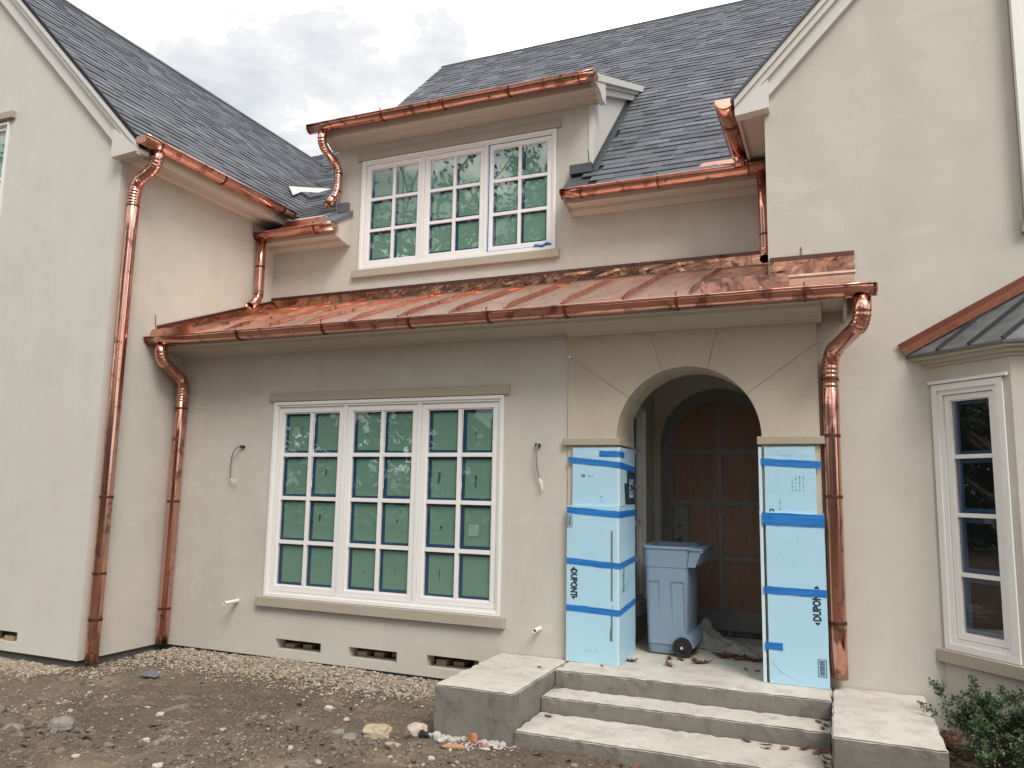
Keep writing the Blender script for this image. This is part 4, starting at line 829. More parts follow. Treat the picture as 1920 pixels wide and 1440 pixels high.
# ------------------------------------------------------------------ porch cornice
prof = [(CY0 + 0.06, 2.955), (CY0 + 0.06, 3.04), (0.02, 3.20), (0.02, 2.885), (-0.02, 2.885), (-0.03, 2.90), (-0.05, 2.905), (-0.09, 2.92), (-0.15, 2.93), (-0.22, 2.935), (-0.29, 2.93), (-0.30, 2.955), (-0.34, 2.96), (CY0 + 0.10, 2.96)]
mb = MB(); mb.prism(prof, lambda u, v, w: (w, u, v), XL + 0.002, SX0 - 0.001); build('cornice', mb, 'trim', H)
prof2 = [(CY0 + 0.055, 2.945), (CY0 + 0.055, 3.04), (0.02, 3.20), (0.02, 2.86), (-0.05, 2.86), (-0.06, 2.878), (-0.08, 2.882), (-0.12, 2.895), (-0.18, 2.915), (-0.26, 2.925), (-0.32, 2.92), (-0.33, 2.945), (-0.36, 2.95), (CY0 + 0.10, 2.95)]
mb = MB(); mb.prism(prof2, lambda u, v, w: (w, u, v), SX0, 5.50); mb.box(5.501, 5.66, CY0 + 0.056, YR - 0.002, 2.955, 3.03); mb.box(5.661, 5.685, CY0 + 0.05, YR - 0.002, 2.865, 3.03); build('cornice', mb, 'trim', H)
mb = MB(); mb.quad((SX1 - 0.001, YS, 0), (SX1 - 0.001, YR + 0.01, 0), (SX1 - 0.001, YR + 0.01, 2.9), (SX1 - 0.001, YS, 2.9)); build('porch_wall', mb, 'stone', H)

# ------------------------------------------------------------------ bay window on the right wing
BX0, BY0 = 6.265, YR; BW = 0.64; U45 = (S45, -S45, 0); N45 = (-S45, -S45, 0)
BXe, BYe = BX0 + BW * S45, BY0 - BW * S45; BXr = BXe + 1.6
mb = MB(); TB = frameT((BX0, BY0, 0), U45, N45)
fnB = lambda u, v, d: TB(u, -d, v)
panel_holes(mb, 0, BW, ZB, 2.50, [(0.012, 0.585, 0.352, 2.318)], fnB, 0.12)
mb.quad((BXe, BYe, ZB), (BXr, BYe, ZB), (BXr, BYe, 2.5), (BXe, BYe, 2.5)); mb.quad((BXr, BYe, ZB), (BXr + 0.45, YR, ZB), (BXr + 0.45, YR, 2.5), (BXr, BYe, 2.5)); BAY = build('bay_window', mb, 'stucco', H, label='angled bay with a tall dark-paned window')
W6, T6 = window(TB(0.012, -0.005, 0.352), U45, N45, 0.573, 1.966, 1, 1, 4, 'dark_glass_back', 'tall four-pane dark window on the bay side', cas=0.075, stile=0.048, tears=False, edge=0.036, bar=0.03)
for z0, z1, e, pr, mt in ((0.262, 0.350, 0.03, 0.05, 'stone_trim'),):
    m2 = MB(); m2.prism([(-e, -0.05), (BW + 0.02, -0.05), (BW + 0.045, pr), (-e, pr)], lambda u, v, w: TB(u, v, w), z0, z1); m2.box(BXe + 0.03, BXr, BYe - pr, BYe + 0.05, z0, z1); build('sill', m2, mt, BAY, bevel=0.003)
m2 = MB(); m2.prism([(-0.005, 0.001), (BW - 0.02, 0.001), (BW - 0.02, 0.028), (-0.005, 0.028)], lambda u, v, w: TB(u, v, w), 2.322, 2.345); build('head_moulding', m2, 'white', BAY)
m2 = MB()
for z0, z1, pr in ((2.46, 2.485, 0.02), (2.4851, 2.515, 0.055), (2.5151, 2.555, 0.10)):
    k = pr * math.tan(R(22.5)); m2.prism([(-pr, 0.0), (BW, 0.0), (BW + k, pr), (-pr, pr)], lambda u, v, w: TB(u, v, w), z0, z1); cx_ = BX0 + (BW + k) * S45 - pr * S45; m2.prism([(BXe, BYe), (BXr, BYe), (BXr, BYe - pr), (cx_, BYe - pr)], lambda u, v, w: (u, v, w), z0, z1)
build('cornice', m2, 'trim', BAY)
# hipped metal roof of the bay
e = 0.125; k = e * math.tan(R(22.5)); zE = 2.557; A_ = TB(-e, e, zE); B_ = TB(BW + k, e, zE); C_ = (BXr, B_[1], zE); TOPZ = 3.42
AP = (BXe + 0.95, YR - 0.004, TOPZ); A2 = (6.10, YR - 0.004, zE)
m2 = MB(); m2.quad(A2, B_, AP); m2.quad(B_, C_, (BXr + 0.0, YR - 0.004, TOPZ), AP); m2.quad(A2, B_, (B_[0], B_[1], zE - 0.02), (A2[0], A2[1], zE - 0.02)); m2.quad(B_, C_, (C_[0], C_[1], zE - 0.02), (B_[0], B_[1], zE - 0.02)); BR = build('bay_roof', m2, 'zinc', BAY) if False else build('bay_roof', m2, 'zinc', H, label='dark metal hip roof of the bay')
def seam3(p, q, mat='black', h=0.022, w=0.010):
    P, Q = Vector(p), Vector(q); d = (Q - P).normalized(); s = d.cross(Vector((0, 0, 1))).normalized(); n_ = s.cross(d); m2 = MB()
    m2.add([P + s * w, P - s * w, Q - s * w, Q + s * w, P + s * w + n_ * h, P - s * w + n_ * h, Q - s * w + n_ * h, Q + s * w + n_ * h], [(0, 1, 2, 3), (4, 7, 6, 5), (0, 4, 5, 1), (1, 5, 6, 2), (2, 6, 7, 3), (3, 7, 4, 0)]); build('seam', m2, mat, BR)
A2v, Bv, APv = Vector(A2), Vector(B_), Vector(AP)
for f_ in (0.36, 0.68):
    s0 = A2v.lerp(Bv, f_); dirn = (APv - A2v.lerp(Bv, 1.0)); 
    # run up parallel to the hip until the wall line
    t_ = (YR - 0.02 - s0.y) / dirn.y; seam3(s0, s0 + dirn * t_)
seam3(B_, AP)
for f_ in (0.3, 0.75): p = Vector(B_).lerp(Vector(C_), f_); seam3(p, (p.x + (0.3 if f_ < 0.5 else 0), YR - 0.01, TOPZ))
m2 = MB(); dS = (APv - A2v); off = Vector((-0.055, -0.012, 0.085)); o2 = Vector((0, -0.03, 0)); a_ = A2v + Vector((0.0, -0.012, 0.004)); b_ = APv + Vector((0, -0.012, 0.004))
m2.add([a_ + o2 * 0.6, b_ + o2 * 0.6, b_ + off * 0.55 + o2 * 0.4, a_ + off * 0.55 + o2 * 0.4, b_ + off * 0.57, a_ + off * 0.57, b_ + off, a_ + off, b_ + off + Vector((0, 0.012, 0.0)), a_ + off + Vector((0, 0.012, 0))], [(0, 1, 2, 3), (3, 2, 4, 5), (5, 4, 6, 7), (7, 6, 8, 9)])
build('flashing', m2, 'copper_brown', BR)

# ------------------------------------------------------------------ pipe stubs, holes and cables on the front wall
for x, z, l in ((-0.344, 0.238, 0.20), (3.082, 0.241, 0.13)):
    mb = MB(); n = 16; r0, r1 = 0.020, 0.015; vs = []
    for y, r in ((0.02, r0), (-l, r0), (-l, r1), (-l + 0.08, r1)): vs += [(x + r * math.cos(2 * math.pi * j / n), y, z + r * math.sin(2 * math.pi * j / n) + 0.02 * (y if y < 0 else 0)) for j in range(n)]
    mb.add(vs, [(k * n + j, k * n + (j + 1) % n, (k + 1) * n + (j + 1) % n, (k + 1) * n + j) for k in range(3) for j in range(n)] + [tuple(range(3 * n, 4 * n))]); build('pipe_stub', mb, 'pvc', H, smooth=True, label='white plastic pipe stub sticking out of the stucco')
for x, z, pts, tip in ((-0.395, 1.867, [(0, 0.02, 0), (-0.03, -0.05, 0.01), (-0.08, -0.07, -0.05), (-0.115, -0.06, -0.16), (-0.12, -0.05, -0.30), (-0.115, -0.05, -0.345)], 1), (3.052, 1.868, [(0, 0.02, 0), (0.0, -0.05, 0.005), (-0.004, -0.06, -0.06), (-0.002, -0.045, -0.2), (0.02, -0.035, -0.3)], 2)):
    mb = MB(); sp = [p for p, _ in smooth_path([(x + a, b, z + c) for a, b, c in pts], 4, 0.08)]; mb.tube(sp, 0.0075, 8); cb = build('cable', mb, 'cable', H, smooth=True, label='grey cable hanging from a hole in the stucco')
    m2 = MB(); m2.tube([(x, 0.001, z), (x, -0.004, z)], 0.017, 14); m2.tube([(x - 0.03, -0.03, z + 0.004), (x + 0.02, -0.012, z)], 0.014, 10); build('junction_hole', m2, 'dark_hole', cb)
    e_ = Vector(sp[-1]); m2 = MB()
    if tip == 1:
        for da in (((0, 0, 0), (0.05, 0, -0.012), (0.09, 0, -0.005), (0.085, 0, -0.035), (0.03, 0, -0.03)), ((0, 0, 0), (0.03, 0, -0.03), (0.07, 0, -0.038))): m2.tube([e_ + Vector(q) for q in da], 0.0035, 6)
    else:
        for da in (((0, 0, 0), (0.015, -0.005, -0.05), (0.03, 0, -0.11)), ((0, 0, 0), (0.03, 0, -0.04), (0.036, 0, -0.09), (0.022, 0, -0.10))): m2.tube([e_ + Vector(q) for q in da], 0.0045, 6)
    build('wire_end', m2, 'pvc', cb)
mb = MB()
for dx in (0, 0.012): mb.tube([(-1.22 + dx, -0.16, 2.86), (-1.235 + dx * 2, -0.17, 2.66), (-1.20, -0.17, 2.50), (-1.05 + dx, -0.10, 2.36), (-0.88, -0.05, 2.33)], [0.004, 0.004, 0.003, 0.002, 0.001], 5)
build('wire', mb, 'orangewood', H, label='thin straw-coloured wire caught on the downspout')
for p, q in (((XL + 0.012, -0.42, 3.19), (XL + 0.02, -0.44, 3.32)), ((5.36, YR - 0.01, 3.43), (5.36, YR - 0.008, 3.53)), ((XL + 0.02, EY - 0.1, 4.74), (XL + 0.03, EY - 0.13, 4.85))):
    mb = MB(); mb.tube([p, q], 0.004, 5); build('flashing_tab', mb, 'lead', H)
bpy.context.view_layer.update()

# ------------------------------------------------------------------ concrete porch slab and steps
XC0, XC1, XC2, XC3, YC = 2.712, 3.367, 5.482, 6.117, -1.272
Y1, Y2, Y3, R1, R2 = -0.407, -0.735, -1.278, -0.132, -0.246
ST = thing('concrete_steps', (4.4, -0.6, -0.45), 'raw concrete porch slab with three steps between two wide cheek blocks', 'steps')
def conc(name, x0, x1, y0, y1, z0, z1, seed):
    """subdivided block with slightly chipped edges; top uses the lit colour, sides the shaded one"""
    bm = bmesh.new(); bmesh.ops.create_cube(bm, size=1); 
    for v in bm.verts: v.co = Vector((x0 if v.co.x < 0 else x1, y0 if v.co.y < 0 else y1, z0 if v.co.z < 0 else z1))
    for ax in range(3):
        L_ = (x1 - x0, y1 - y0, z1 - z0)[ax]; n = int(L_ / 0.05)
        for k in range(1, n):
            co = [0, 0, 0]; co[ax] = (x0, y0, z0)[ax] + L_ * k / n; no = [0, 0, 0]; no[ax] = 1
            bmesh.ops.bisect_plane(bm, geom=bm.verts[:] + bm.edges[:] + bm.faces[:], plane_co=co, plane_no=no)
    sharp = [e for e in bm.edges if len(e.link_faces) == 2 and e.calc_face_angle() > 1.0]
    bmesh.ops.bevel(bm, geom=sharp, offset=0.009, segments=2, affect='EDGES', clamp_overlap=True)
    for v in bm.verts:
        n_ = noise.noise(v.co * 7 + Vector((seed, 0, 0))); n2 = noise.noise(v.co * 22 + Vector((0, seed, 0)))
        edge = sum(1 for c, a, b in ((v.co.x, x0, x1), (v.co.y, y0, y1), (v.co.z, z0, z1)) if min(abs(c - a), abs(c - b)) < 0.02)
        cen = Vector(((x0 + x1) / 2, (y0 + y1) / 2, v.co.z))
        k = 0.0025 * n_ + 0.001 * n2
        if edge >= 2: k -= 0.013 * max(0, n2 + 0.10) + 0.006 * max(0, n_)
        d = Vector((v.co.x - (x0 + x1) / 2, v.co.y - (y0 + y1) / 2, v.co.z - (z0 + z1) / 2)); v.co += Vector((math.copysign(1, d.x) if abs(abs(d.x) - (x1 - x0) / 2) < 0.02 else 0, math.copysign(1, d.y) if abs(abs(d.y) - (y1 - y0) / 2) < 0.02 else 0, math.copysign(1, d.z) if abs(abs(d.z) - (z1 - z0) / 2) < 0.02 else 0)) * k
    bm.normal_update(); mb = MB(); mb.v = [tuple(v.co) for v in bm.verts]; bm.verts.index_update()
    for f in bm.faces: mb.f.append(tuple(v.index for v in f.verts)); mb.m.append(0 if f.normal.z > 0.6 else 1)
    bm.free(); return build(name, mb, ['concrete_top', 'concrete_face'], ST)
conc('slab', XC1 + 0.002, XC2 - 0.002, Y1, YD + 0.13, -0.6, 0.0, 1.0)
conc('cheek_block', XC0, XC1, YC, -0.003, -0.7, 0.001, 2.0)
conc('cheek_block', XC2, XC3, YC - 0.01, YR - 0.003, -0.8, -0.001, 3.0)
conc('step', XC1 + 0.003, XC2 - 0.003, Y2, Y1 - 0.002, -0.6, R1, 4.0)
conc('step', XC1 + 0.003, XC2 - 0.003, Y3, Y2 - 0.002, -0.7, R2, 5.0)

# ------------------------------------------------------------------ lettering
def text_mb(txt, size, T, m=0, sx=1.0, sy=1.0, bold=0.0):
    cu = bpy.data.curves.new('t', 'FONT'); cu.body = txt; cu.size = size; cu.resolution_u = 2; cu.offset = bold; cu.align_x = 'CENTER'; cu.align_y = 'CENTER'
    o = bpy.data.objects.new('t', cu); COL.objects.link(o); dg = bpy.context.evaluated_depsgraph_get(); me = bpy.data.meshes.new_from_object(o.evaluated_get(dg))
    mb = MB(); mb.add([T(v.co.x * sx, v.co.y * sy) for v in me.vertices], [tuple(p.vertices) for p in me.polygons], m)
    bpy.data.objects.remove(o); bpy.data.curves.remove(cu); bpy.data.meshes.remove(me); return mb
def flatrect(mb, T, a, b, c, d, m=0): mb.quad(T(a, c), T(b, c), T(b, d), T(a, d), m=m)
def faint_print(parent, T, length, h, rows=1, seed=1):
    """rows of small worn print marks, too faint to read"""
    rp = random.Random(seed); mb = MB()
    for r_ in range(rows):
        u = -length / 2
        while u < length / 2:
            w = rp.uniform(0.3, 0.9) * h; k = rp.uniform(0.5, 1.0) * h; v = -r_ * h * 1.8
            if rp.random() < 0.85: flatrect(mb, T, u, u + w * 0.7, v, v + k * 0.35); flatrect(mb, T, u, u + w * 0.3, v + k * 0.4, v + k)
            u += w + h * rp.choice((0.25, 0.3, 0.9))
    return tag(build('print', mb, 'ink_pale', parent), kind='stuff')
# ------------------------------------------------------------------ foam-board wraps on the piers
def barcode(parent, x0, x1, z0, z1, y):
    mb = MB(); T = lambda u, v: (u, y, v); w = 0.005
    for a, b, c, d in ((x0, x1, z0, z0 + w), (x0, x1, z1 - w, z1), (x0, x0 + w, z0 + w, z1 - w), (x1 - w, x1, z0 + w, z1 - w)): flatrect(mb, T, a, b, c, d)
    v = z0 + 0.012
    while v < z1 - 0.014: h = random.choice((0.002, 0.003, 0.005)); flatrect(mb, T, x0 + 0.012, x1 - 0.012, v, v + h); v += h + random.choice((0.002, 0.003))
    return build('barcode', mb, 'ink', parent)
def tape(parent, pts, w, out, n_sub=8):
    """ribbon through 3-D points (centre line), width w vertical, slightly wrinkled"""
    mb = MB(); P = [Vector(p) for p in pts]; O = out; rows = []
    for a, b in zip(P, P[1:]):
        for k in range(n_sub + (1 if b is P[-1] else 0)): rows.append(a.lerp(b, k / n_sub))
    for i, p in enumerate(rows):
        wz = w * (1 + 0.08 * noise.noise((i * 0.6, p.z * 9, 1))); sl = 0.004 * noise.noise((i * 0.5, p.z * 5, 7))
        for j in range(3): mb.v.append(tuple(p + Vector((0, 0, wz * (j / 2 - 0.5) + sl)) + (O(i, len(rows)) * (0.0015 + 0.0015 * noise.noise((i * 0.8, j * 2.0, p.z * 7))))))
    for i in range(len(rows) - 1):
        for j in range(2): a = i * 3 + j; mb.f.append((a, a + 3, a + 4, a + 1)); mb.m.append(0)
    return build('tape', mb, 'tape', parent)
def board(parent, x0, x1, y0, y1, z0, z1, facing='y'):
    """film-faced board: subdivided faces with slight warps and dents, raw edges"""
    mb = MB(); nu, nv = 10, 26; ph = (x0 + z0) * 7
    def P(a, b, side):
        ed = min(a, 1 - a, b, 1 - b); w = 0.0016 * noise.noise((a * 2.2 + ph, b * 3.1, ph)) + 0.0022 * noise.noise((a * 7 + ph, b * 15, 2)) * (1 if ed < 0.16 else 0.25); z = z0 + (z1 - z0) * b + (0.004 * noise.noise((a * 9, ph, b)) if b in (0, 1) else 0)
        if z < 0.002: z = 0.002
        if facing == 'y': return (x0 + (x1 - x0) * a + (0.0025 * noise.noise((b * 9, ph, 1)) if a in (0, 1) else 0), (y0 - w if side else y1), z)
        return ((x1 + w if side else x0), y0 + (y1 - y0) * a, z)
    for side in (1, 0):
        o = len(mb.v); mb.v += [P(i / nu, j / nv, side) for j in range(nv + 1) for i in range(nu + 1)]
        for j in range(nv):
            for i in range(nu): k = o + j * (nu + 1) + i; mb.f.append((k, k + 1, k + nu + 2, k + nu + 1)); mb.m.append(0)
    q = (nu + 1) * (nv + 1); loop = [(i, 0) for i in range(nu + 1)] + [(nu, j) for j in range(1, nv + 1)] + [(i, nv) for i in range(nu - 1, -1, -1)] + [(0, j) for j in range(nv - 1, 0, -1)]
    ids = [j * (nu + 1) + i for i, j in loop]
    for a_, b_ in zip(ids, ids[1:] + ids[:1]): mb.f.append((a_, b_, b_ + q, a_ + q)); mb.m.append(1)
    return build('board', mb, ['foam', 'foam_edge'], parent)
FL = thing('foam_board_wrap', (3.58, 0.1, 0), 'pale blue foam boards taped around the pier beside the blue-grey bin', 'foam board')
board(FL, 3.352, 3.800, -0.068, -0.044, 0.003, 1.330); board(FL, 3.392, 3.800, -0.043, -0.019, 1.20, 1.842)
board(FL, 3.8015, 3.826, -0.068, 0.500, 0.003, 1.330, 'x'); board(FL, 3.8015, 3.826, -0.043, 0.498, 1.332, 1.846, 'x')
yF = -0.0695
mb = MB(); T = lambda u, v: (u, yF, v); mb.quad(T(3.752, 0.20), T(3.768, 0.20), T(3.768, 1.12), T(3.752, 1.12)); mb.quad(T(3.742, 0.21), T(3.752, 0.20), T(3.752, 0.32), T(3.746, 0.30)); build('torn_slit', mb, 'slit', FL)
def logo(parent, cx, cz, down, y, h=0.275, wd=0.062):
    s = -1 if down else 1     # reading direction
    T = lambda u, v: (cx - s * v, y, cz + s * u)
    mb = text_mb('DUPONT', 0.086, T, sx=0.66, sy=0.92, bold=0.0045)
    for e in (-1, 1):
        pts = [(e * (h / 2 - 0.024), -wd * 0.32), (e * (h / 2 - 0.024), wd * 0.32), (e * (h / 2 - 0.010), wd * 0.2), (e * h / 2, 0), (e * (h / 2 - 0.010), -wd * 0.2)]; mb.quad(*[T(*q) for q in pts])
    return build('lettering', mb, 'ink', parent)
logo(FL, 3.418, 0.665, True, yF)
barcode(FL, 3.354, 3.402, 1.14, 1.25, yF)
faint_print(FL, lambda u, v: (3.585 + u, yF, 0.10 + v), 0.12, 0.018, 1, 3)
mb = MB(); T = lambda u, v: (u, -0.0445, v)
for u, v, a, b in ((3.48, 1.58, 0.008, 0.03), (3.492, 1.585, 0.008, 0.018), (3.503, 1.58, 0.006, 0.024), (3.54, 1.585, 0.014, 0.008), (3.57, 1.585, 0.012, 0.006), (3.655, 1.40, 0.006, 0.02), (3.66, 1.37, 0.005, 0.008)): flatrect(mb, T, u, u + a, v, v + b)
build('print', mb, 'ink', FL)
xS = 3.8275
mb = text_mb('Styrofoam', 0.085, lambda u, v: (xS, 0.075 - v, 0.72 + u), sx=0.72, bold=0.002); build('lettering', mb, 'ink', FL)
faint_print(FL, lambda u, v: (xS, 0.17 - v, 0.72 + u), 0.30, 0.02, 3, 4)
mb = MB(); T = lambda u, v: (xS, u, v); mb.quad(T(0.14, 1.345), T(0.49, 1.345), T(0.49, 1.64), T(0.20, 1.66), T(0.20, 1.54), T(0.10, 1.53)); build('print_block', mb, 'ink', FL)
mb = text_mb("E'S", 0.20, lambda u, v: (xS + 0.001, 0.36 - v, 1.49 + u), sx=0.8, bold=0.004); build('lettering', mb, 'foam', FL)
cnr = lambda z0, z1, zs, x0=3.35, y1=0.502: [(x0, -0.0695, z0), (3.8275, -0.0695, z1), (3.8275, y1, zs)]
dia = Vector((0, -1, 0)); dx_ = Vector((1, 0, 0)); dm = Vector((1, -1, 0)).normalized()
of = lambda i, n: (dia if i < n // 2 else (dm if i == n // 2 else dx_))
tape(FL, [(3.352, -0.045, 1.735), (3.3525, -0.046, 1.735), (3.8275, -0.046, 1.69), (3.8275, 0.502, 1.66)], 0.052, of)
tape(FL, cnr(1.292, 1.262, 1.27), 0.055, of); tape(FL, cnr(0.852, 0.825, 0.85), 0.052, of); tape(FL, cnr(0.452, 0.435, 0.475), 0.052, of)
tape(FL, [(3.64, -0.0455, 1.79), (3.8275, -0.0455, 1.785), (3.8275, 0.10, 1.78)], 0.05, of)
FR = thing('foam_board_wrap', (5.24, 0.1, 0), 'pale blue foam boards taped to the pier beside the copper downspout', 'foam board')
board(FR, 5.030, 5.466, -0.068, -0.044, 0.003, 1.312); board(FR, 5.030, 5.417, -0.043, -0.019, 1.20, 1.842)
board(FR, 4.984, 5.009, -0.060, 0.497, 0.003, 1.33, 'x'); board(FR, 4.984, 5.009, -0.043, 0.497, 1.332, 1.842, 'x')
logo(FR, 5.395, 0.615, False, yF, 0.30)
barcode(FR, 5.385, 5.448, 0.085, 0.215, yF)
tf = lambda i, n: dia
tape(FR, [(5.003, -0.0455, 1.722), (5.462, -0.0455, 1.70)], 0.055, tf); tape(FR, [(5.003, -0.0695, 1.292), (5.470, -0.0695, 1.283)], 0.05, tf); tape(FR, [(5.003, -0.0705, 1.243), (5.470, -0.0705, 1.236)], 0.05, tf)
tape(FR, [(5.003, -0.0705, 0.712), (5.470, -0.0705, 0.708)], 0.055, tf); tape(FR, [(5.003, -0.0695, 0.285), (5.135, -0.0695, 0.283)], 0.058, tf)
mb = MB(); T = lambda u, v: (u, -0.0445, v)
for c in range(4):
    z = 1.49
    while z < 1.60: h = random.uniform(0.003, 0.012); flatrect(mb, T, 5.235 + c * 0.028, 5.235 + c * 0.028 + random.uniform(0.003, 0.009), z, z + h); z += h + random.uniform(0.003, 0.02)
flatrect(mb, T, 5.06, 5.095, 1.335, 1.345); flatrect(mb, T, 5.06, 5.067, 1.32, 1.345); flatrect(mb, T, 5.088, 5.095, 1.32, 1.345); tag(build('print', mb, 'ink', FR), kind='stuff')
faint_print(FR, lambda u, v: (5.21 + u, -0.0445, 1.768 + v), 0.12, 0.016, 1, 5)
faint_print(FR, lambda u, v: (5.15 - v, -0.0445, 1.385 + u), 0.09, 0.022, 1, 6)
mb = MB(); mb.tube([(5.04, -0.071, 0.18), (5.12, -0.071, 0.10), (5.26, -0.071, 0.035)], [0.001, 0.002, 0.001], 5); build('crease', mb, 'foam_edge', FR)
mb = MB(); mb.box(5.045, 5.105, -0.075, -0.03, 0.001, 0.03); build('wood_shim', mb, 'concrete_face', FR) if False else None

# ------------------------------------------------------------------ wheeled bin
BN = thing('wheeled_bin', (4.12, 0.87, 0), 'blue-grey lidless wheeled bin standing in the porch behind the pier', 'trash bin')
def rrect(cx, cy, w, d, r, z, n=5):
    out = []
    for sx, sy, a0 in ((1, 1, 0), (-1, 1, 90), (-1, -1, 180), (1, -1, 270)):
        for k in range(n + 1): a = R(a0 + 90 * k / n); out.append((cx + sx * (w / 2 - r) + r * math.cos(a), cy + sy * (d / 2 - r) + r * math.sin(a), z))
    return out
def loft(mb, secs, capb=True, capt=False, m=0):
    n = len(secs[0]); o = len(mb.v)
    for s in secs: mb.v += s
    for k in range(len(secs) - 1):
        for j in range(n): mb.f.append((o + k * n + j, o + k * n + (j + 1) % n, o + (k + 1) * n + (j + 1) % n, o + (k + 1) * n + j)); mb.m.append(m)
    if capb: mb.f.append(tuple(o + j for j in range(n))[::-1]); mb.m.append(m)
    if capt: mb.f.append(tuple(o + (len(secs) - 1) * n + j for j in range(n))); mb.m.append(m)
bcx, bcy = 4.095, 0.87
mb = MB()
loft(mb, [rrect(bcx - 0.005, bcy, 0.325, 0.54, 0.045, 0.012), rrect(bcx - 0.005, bcy, 0.345, 0.56, 0.05, 0.03), rrect(bcx, bcy, 0.37, 0.60, 0.055, 0.40), rrect(bcx, bcy, 0.395, 0.625, 0.06, 0.765), rrect(bcx, bcy, 0.397, 0.628, 0.06, 0.778), rrect(bcx, bcy, 0.417, 0.648, 0.065, 0.782), rrect(bcx, bcy, 0.435, 0.668, 0.07, 0.945), rrect(bcx, bcy, 0.455, 0.69, 0.075, 0.949), rrect(bcx, bcy, 0.455, 0.69, 0.075, 0.968), rrect(bcx, bcy, 0.44, 0.675, 0.07, 0.972), rrect(bcx, bcy, 0.415, 0.65, 0.06, 0.968), rrect(bcx, bcy, 0.36, 0.59, 0.05, 0.10)])
body = build('body', mb, 'bin', BN, smooth=True)
# wheel-arch block (dark hollow) and raised side panels
mb = MB()
yb = bcy - 0.305
for u0, u1, z0, z1 in ((bcx - 0.165, bcx - 0.06, 0.10, 0.66), (bcx + 0.05, bcx + 0.165, 0.26, 0.66)):
    sl = lambda z: yb + 0.035 - 0.040 * (z / 0.66) - 0.012
    p = [(u0 + 0.012, sl(z0), z0), (u1, sl(z0), z0), (u1, sl(z1), z1), (u0, sl(z1), z1)]
    for a, b in zip(p, p[1:] + p[:1]): mb.tube([a, b], 0.0035, 5)
build('panel_rib', mb, 'bin', BN)
for (u, z) in ((-0.13, 0.56), (-0.125, 0.30), (-0.12, 0.16), (0.0, 0.68), (0.0, 0.46), (0.005, 0.23), (0.10, 0.62), (0.10, 0.36), (0.09, 0.36)):
    m2 = MB(); y = bcy - (0.60 + 0.045 * (z - 0.4)) / 2 - (0.0 if z < 0.7 else 0.0); m2.tube([(bcx + u, y - 0.003, z), (bcx + u, y + 0.006, z)], 0.005, 8); build('bolt', m2, 'black', BN)
mb = MB()
for y in (bcy - 0.30, bcy - 0.06, bcy + 0.06, bcy + 0.30):
    mb.prism([(bcx + 0.20, 0.79), (bcx + 0.215, 0.955), (bcx + 0.335, 0.955), (bcx + 0.265, 0.79)], lambda u, v, w: (u, w, v), y - 0.010, y + 0.010)
mb.prism([(bcx + 0.205, 0.944), (bcx + 0.205, 0.962), (bcx + 0.34, 0.958), (bcx + 0.33, 0.940)], lambda u, v, w: (u, w, v), bcy - 0.325, bcy + 0.325); mb.tube([(bcx + 0.322, bcy - 0.32, 0.935), (bcx + 0.322, bcy + 0.32, 0.935)], 0.016, 10)
build('handle', mb, 'bin', BN, bevel=0.0)
mb = MB(); mb.prism([(bcx + 0.145 + 0.10 * math.cos(a), 0.085 + 0.115 * math.sin(a)) for a in [i * math.pi / 12 for i in range(13)]] , lambda u, v, w: (u, w, v), bcy - 0.312, bcy + 0.312); build('wheel_arch', mb, 'bin', BN)
for y, s in ((bcy - 0.325, -1), (bcy + 0.325, 1)):
    mb = MB(); n = 28; cxw = bcx + 0.145; rad = 0.086; prof_ = [(0.03, -0.024), (0.058, -0.020), (0.064, -0.026), (0.082, -0.026), (rad, -0.018), (rad, 0.018), (0.08, 0.025), (0.02, 0.025)]
    vs = [(cxw + r_ * math.cos(2 * math.pi * j / n), y + w, 0.0875 + r_ * math.sin(2 * math.pi * j / n)) for r_, w in prof_ for j in range(n)]
    mb.add(vs, [(k * n + j, k * n + (j + 1) % n, (k + 1) * n + (j + 1) % n, (k + 1) * n + j) for k in range(len(prof_) - 1) for j in range(n)] + [tuple(range(n))]); wh = build('wheel', mb, 'black', BN, smooth=True)
    m2 = MB(); m2.tube([(cxw, y + s * 0.026, 0.0875), (cxw, y + s * 0.034, 0.0875)], 0.013, 10)
    build('hub', m2, 'rake', wh)
    m2 = MB()
    for k in range(7): a = 2 * math.pi * k / 7; m2.tube([(cxw + 0.015 * math.cos(a), y + s * 0.025, 0.0875 + 0.015 * math.sin(a)), (cxw + 0.056 * math.cos(a), y + s * 0.023, 0.0875 + 0.056 * math.sin(a))], 0.0045, 5)
    build('spoke', m2, 'black', wh)
mb = MB(); mb.tube([(bcx + 0.145, bcy - 0.31, 0.0875), (bcx + 0.145, bcy + 0.31, 0.0875)], 0.010, 8); build('axle', mb, 'cable', BN)

# ------------------------------------------------------------------ plastic sheet hung over the door, its tail heaped on the slab
PS = thing('plastic_sheet', (4.4, 1.75, 0), 'clear plastic sheet taped over the arched door, its tail crumpled on the slab', 'plastic sheet')
mb = MB(); nx_, nz_ = 70, 60
for j in range(nz_ + 1):
    for i in range(nx_ + 1):
        u = i / nx_; x = cD - rD - 0.01 + u * (2 * rD + 0.02); h = zD + math.sqrt(max(0, (rD + 0.01) ** 2 - (x - cD) ** 2)) - 0.005; z = 0.02 + (h - 0.02) * j / nz_; lo = 1 - j / nz_
        f = 0.012 * math.sin(x * 26 + 2.2 * noise.noise((x * 2, z * 0.8, 0))) * (0.25 + lo) + 0.030 * noise.noise((x * 3.5, z * 1.3, 5)) + 0.010 * noise.noise((x * 11, z * 4, 2)); e_ = min(1, min(u, 1 - u) * 9 + 0.05) * min(1, (h - z) * 4 + 0.05)
        mb.v.append((x, YD - 0.012 - e_ * (0.05 + f + 0.09 * lo ** 3), z))
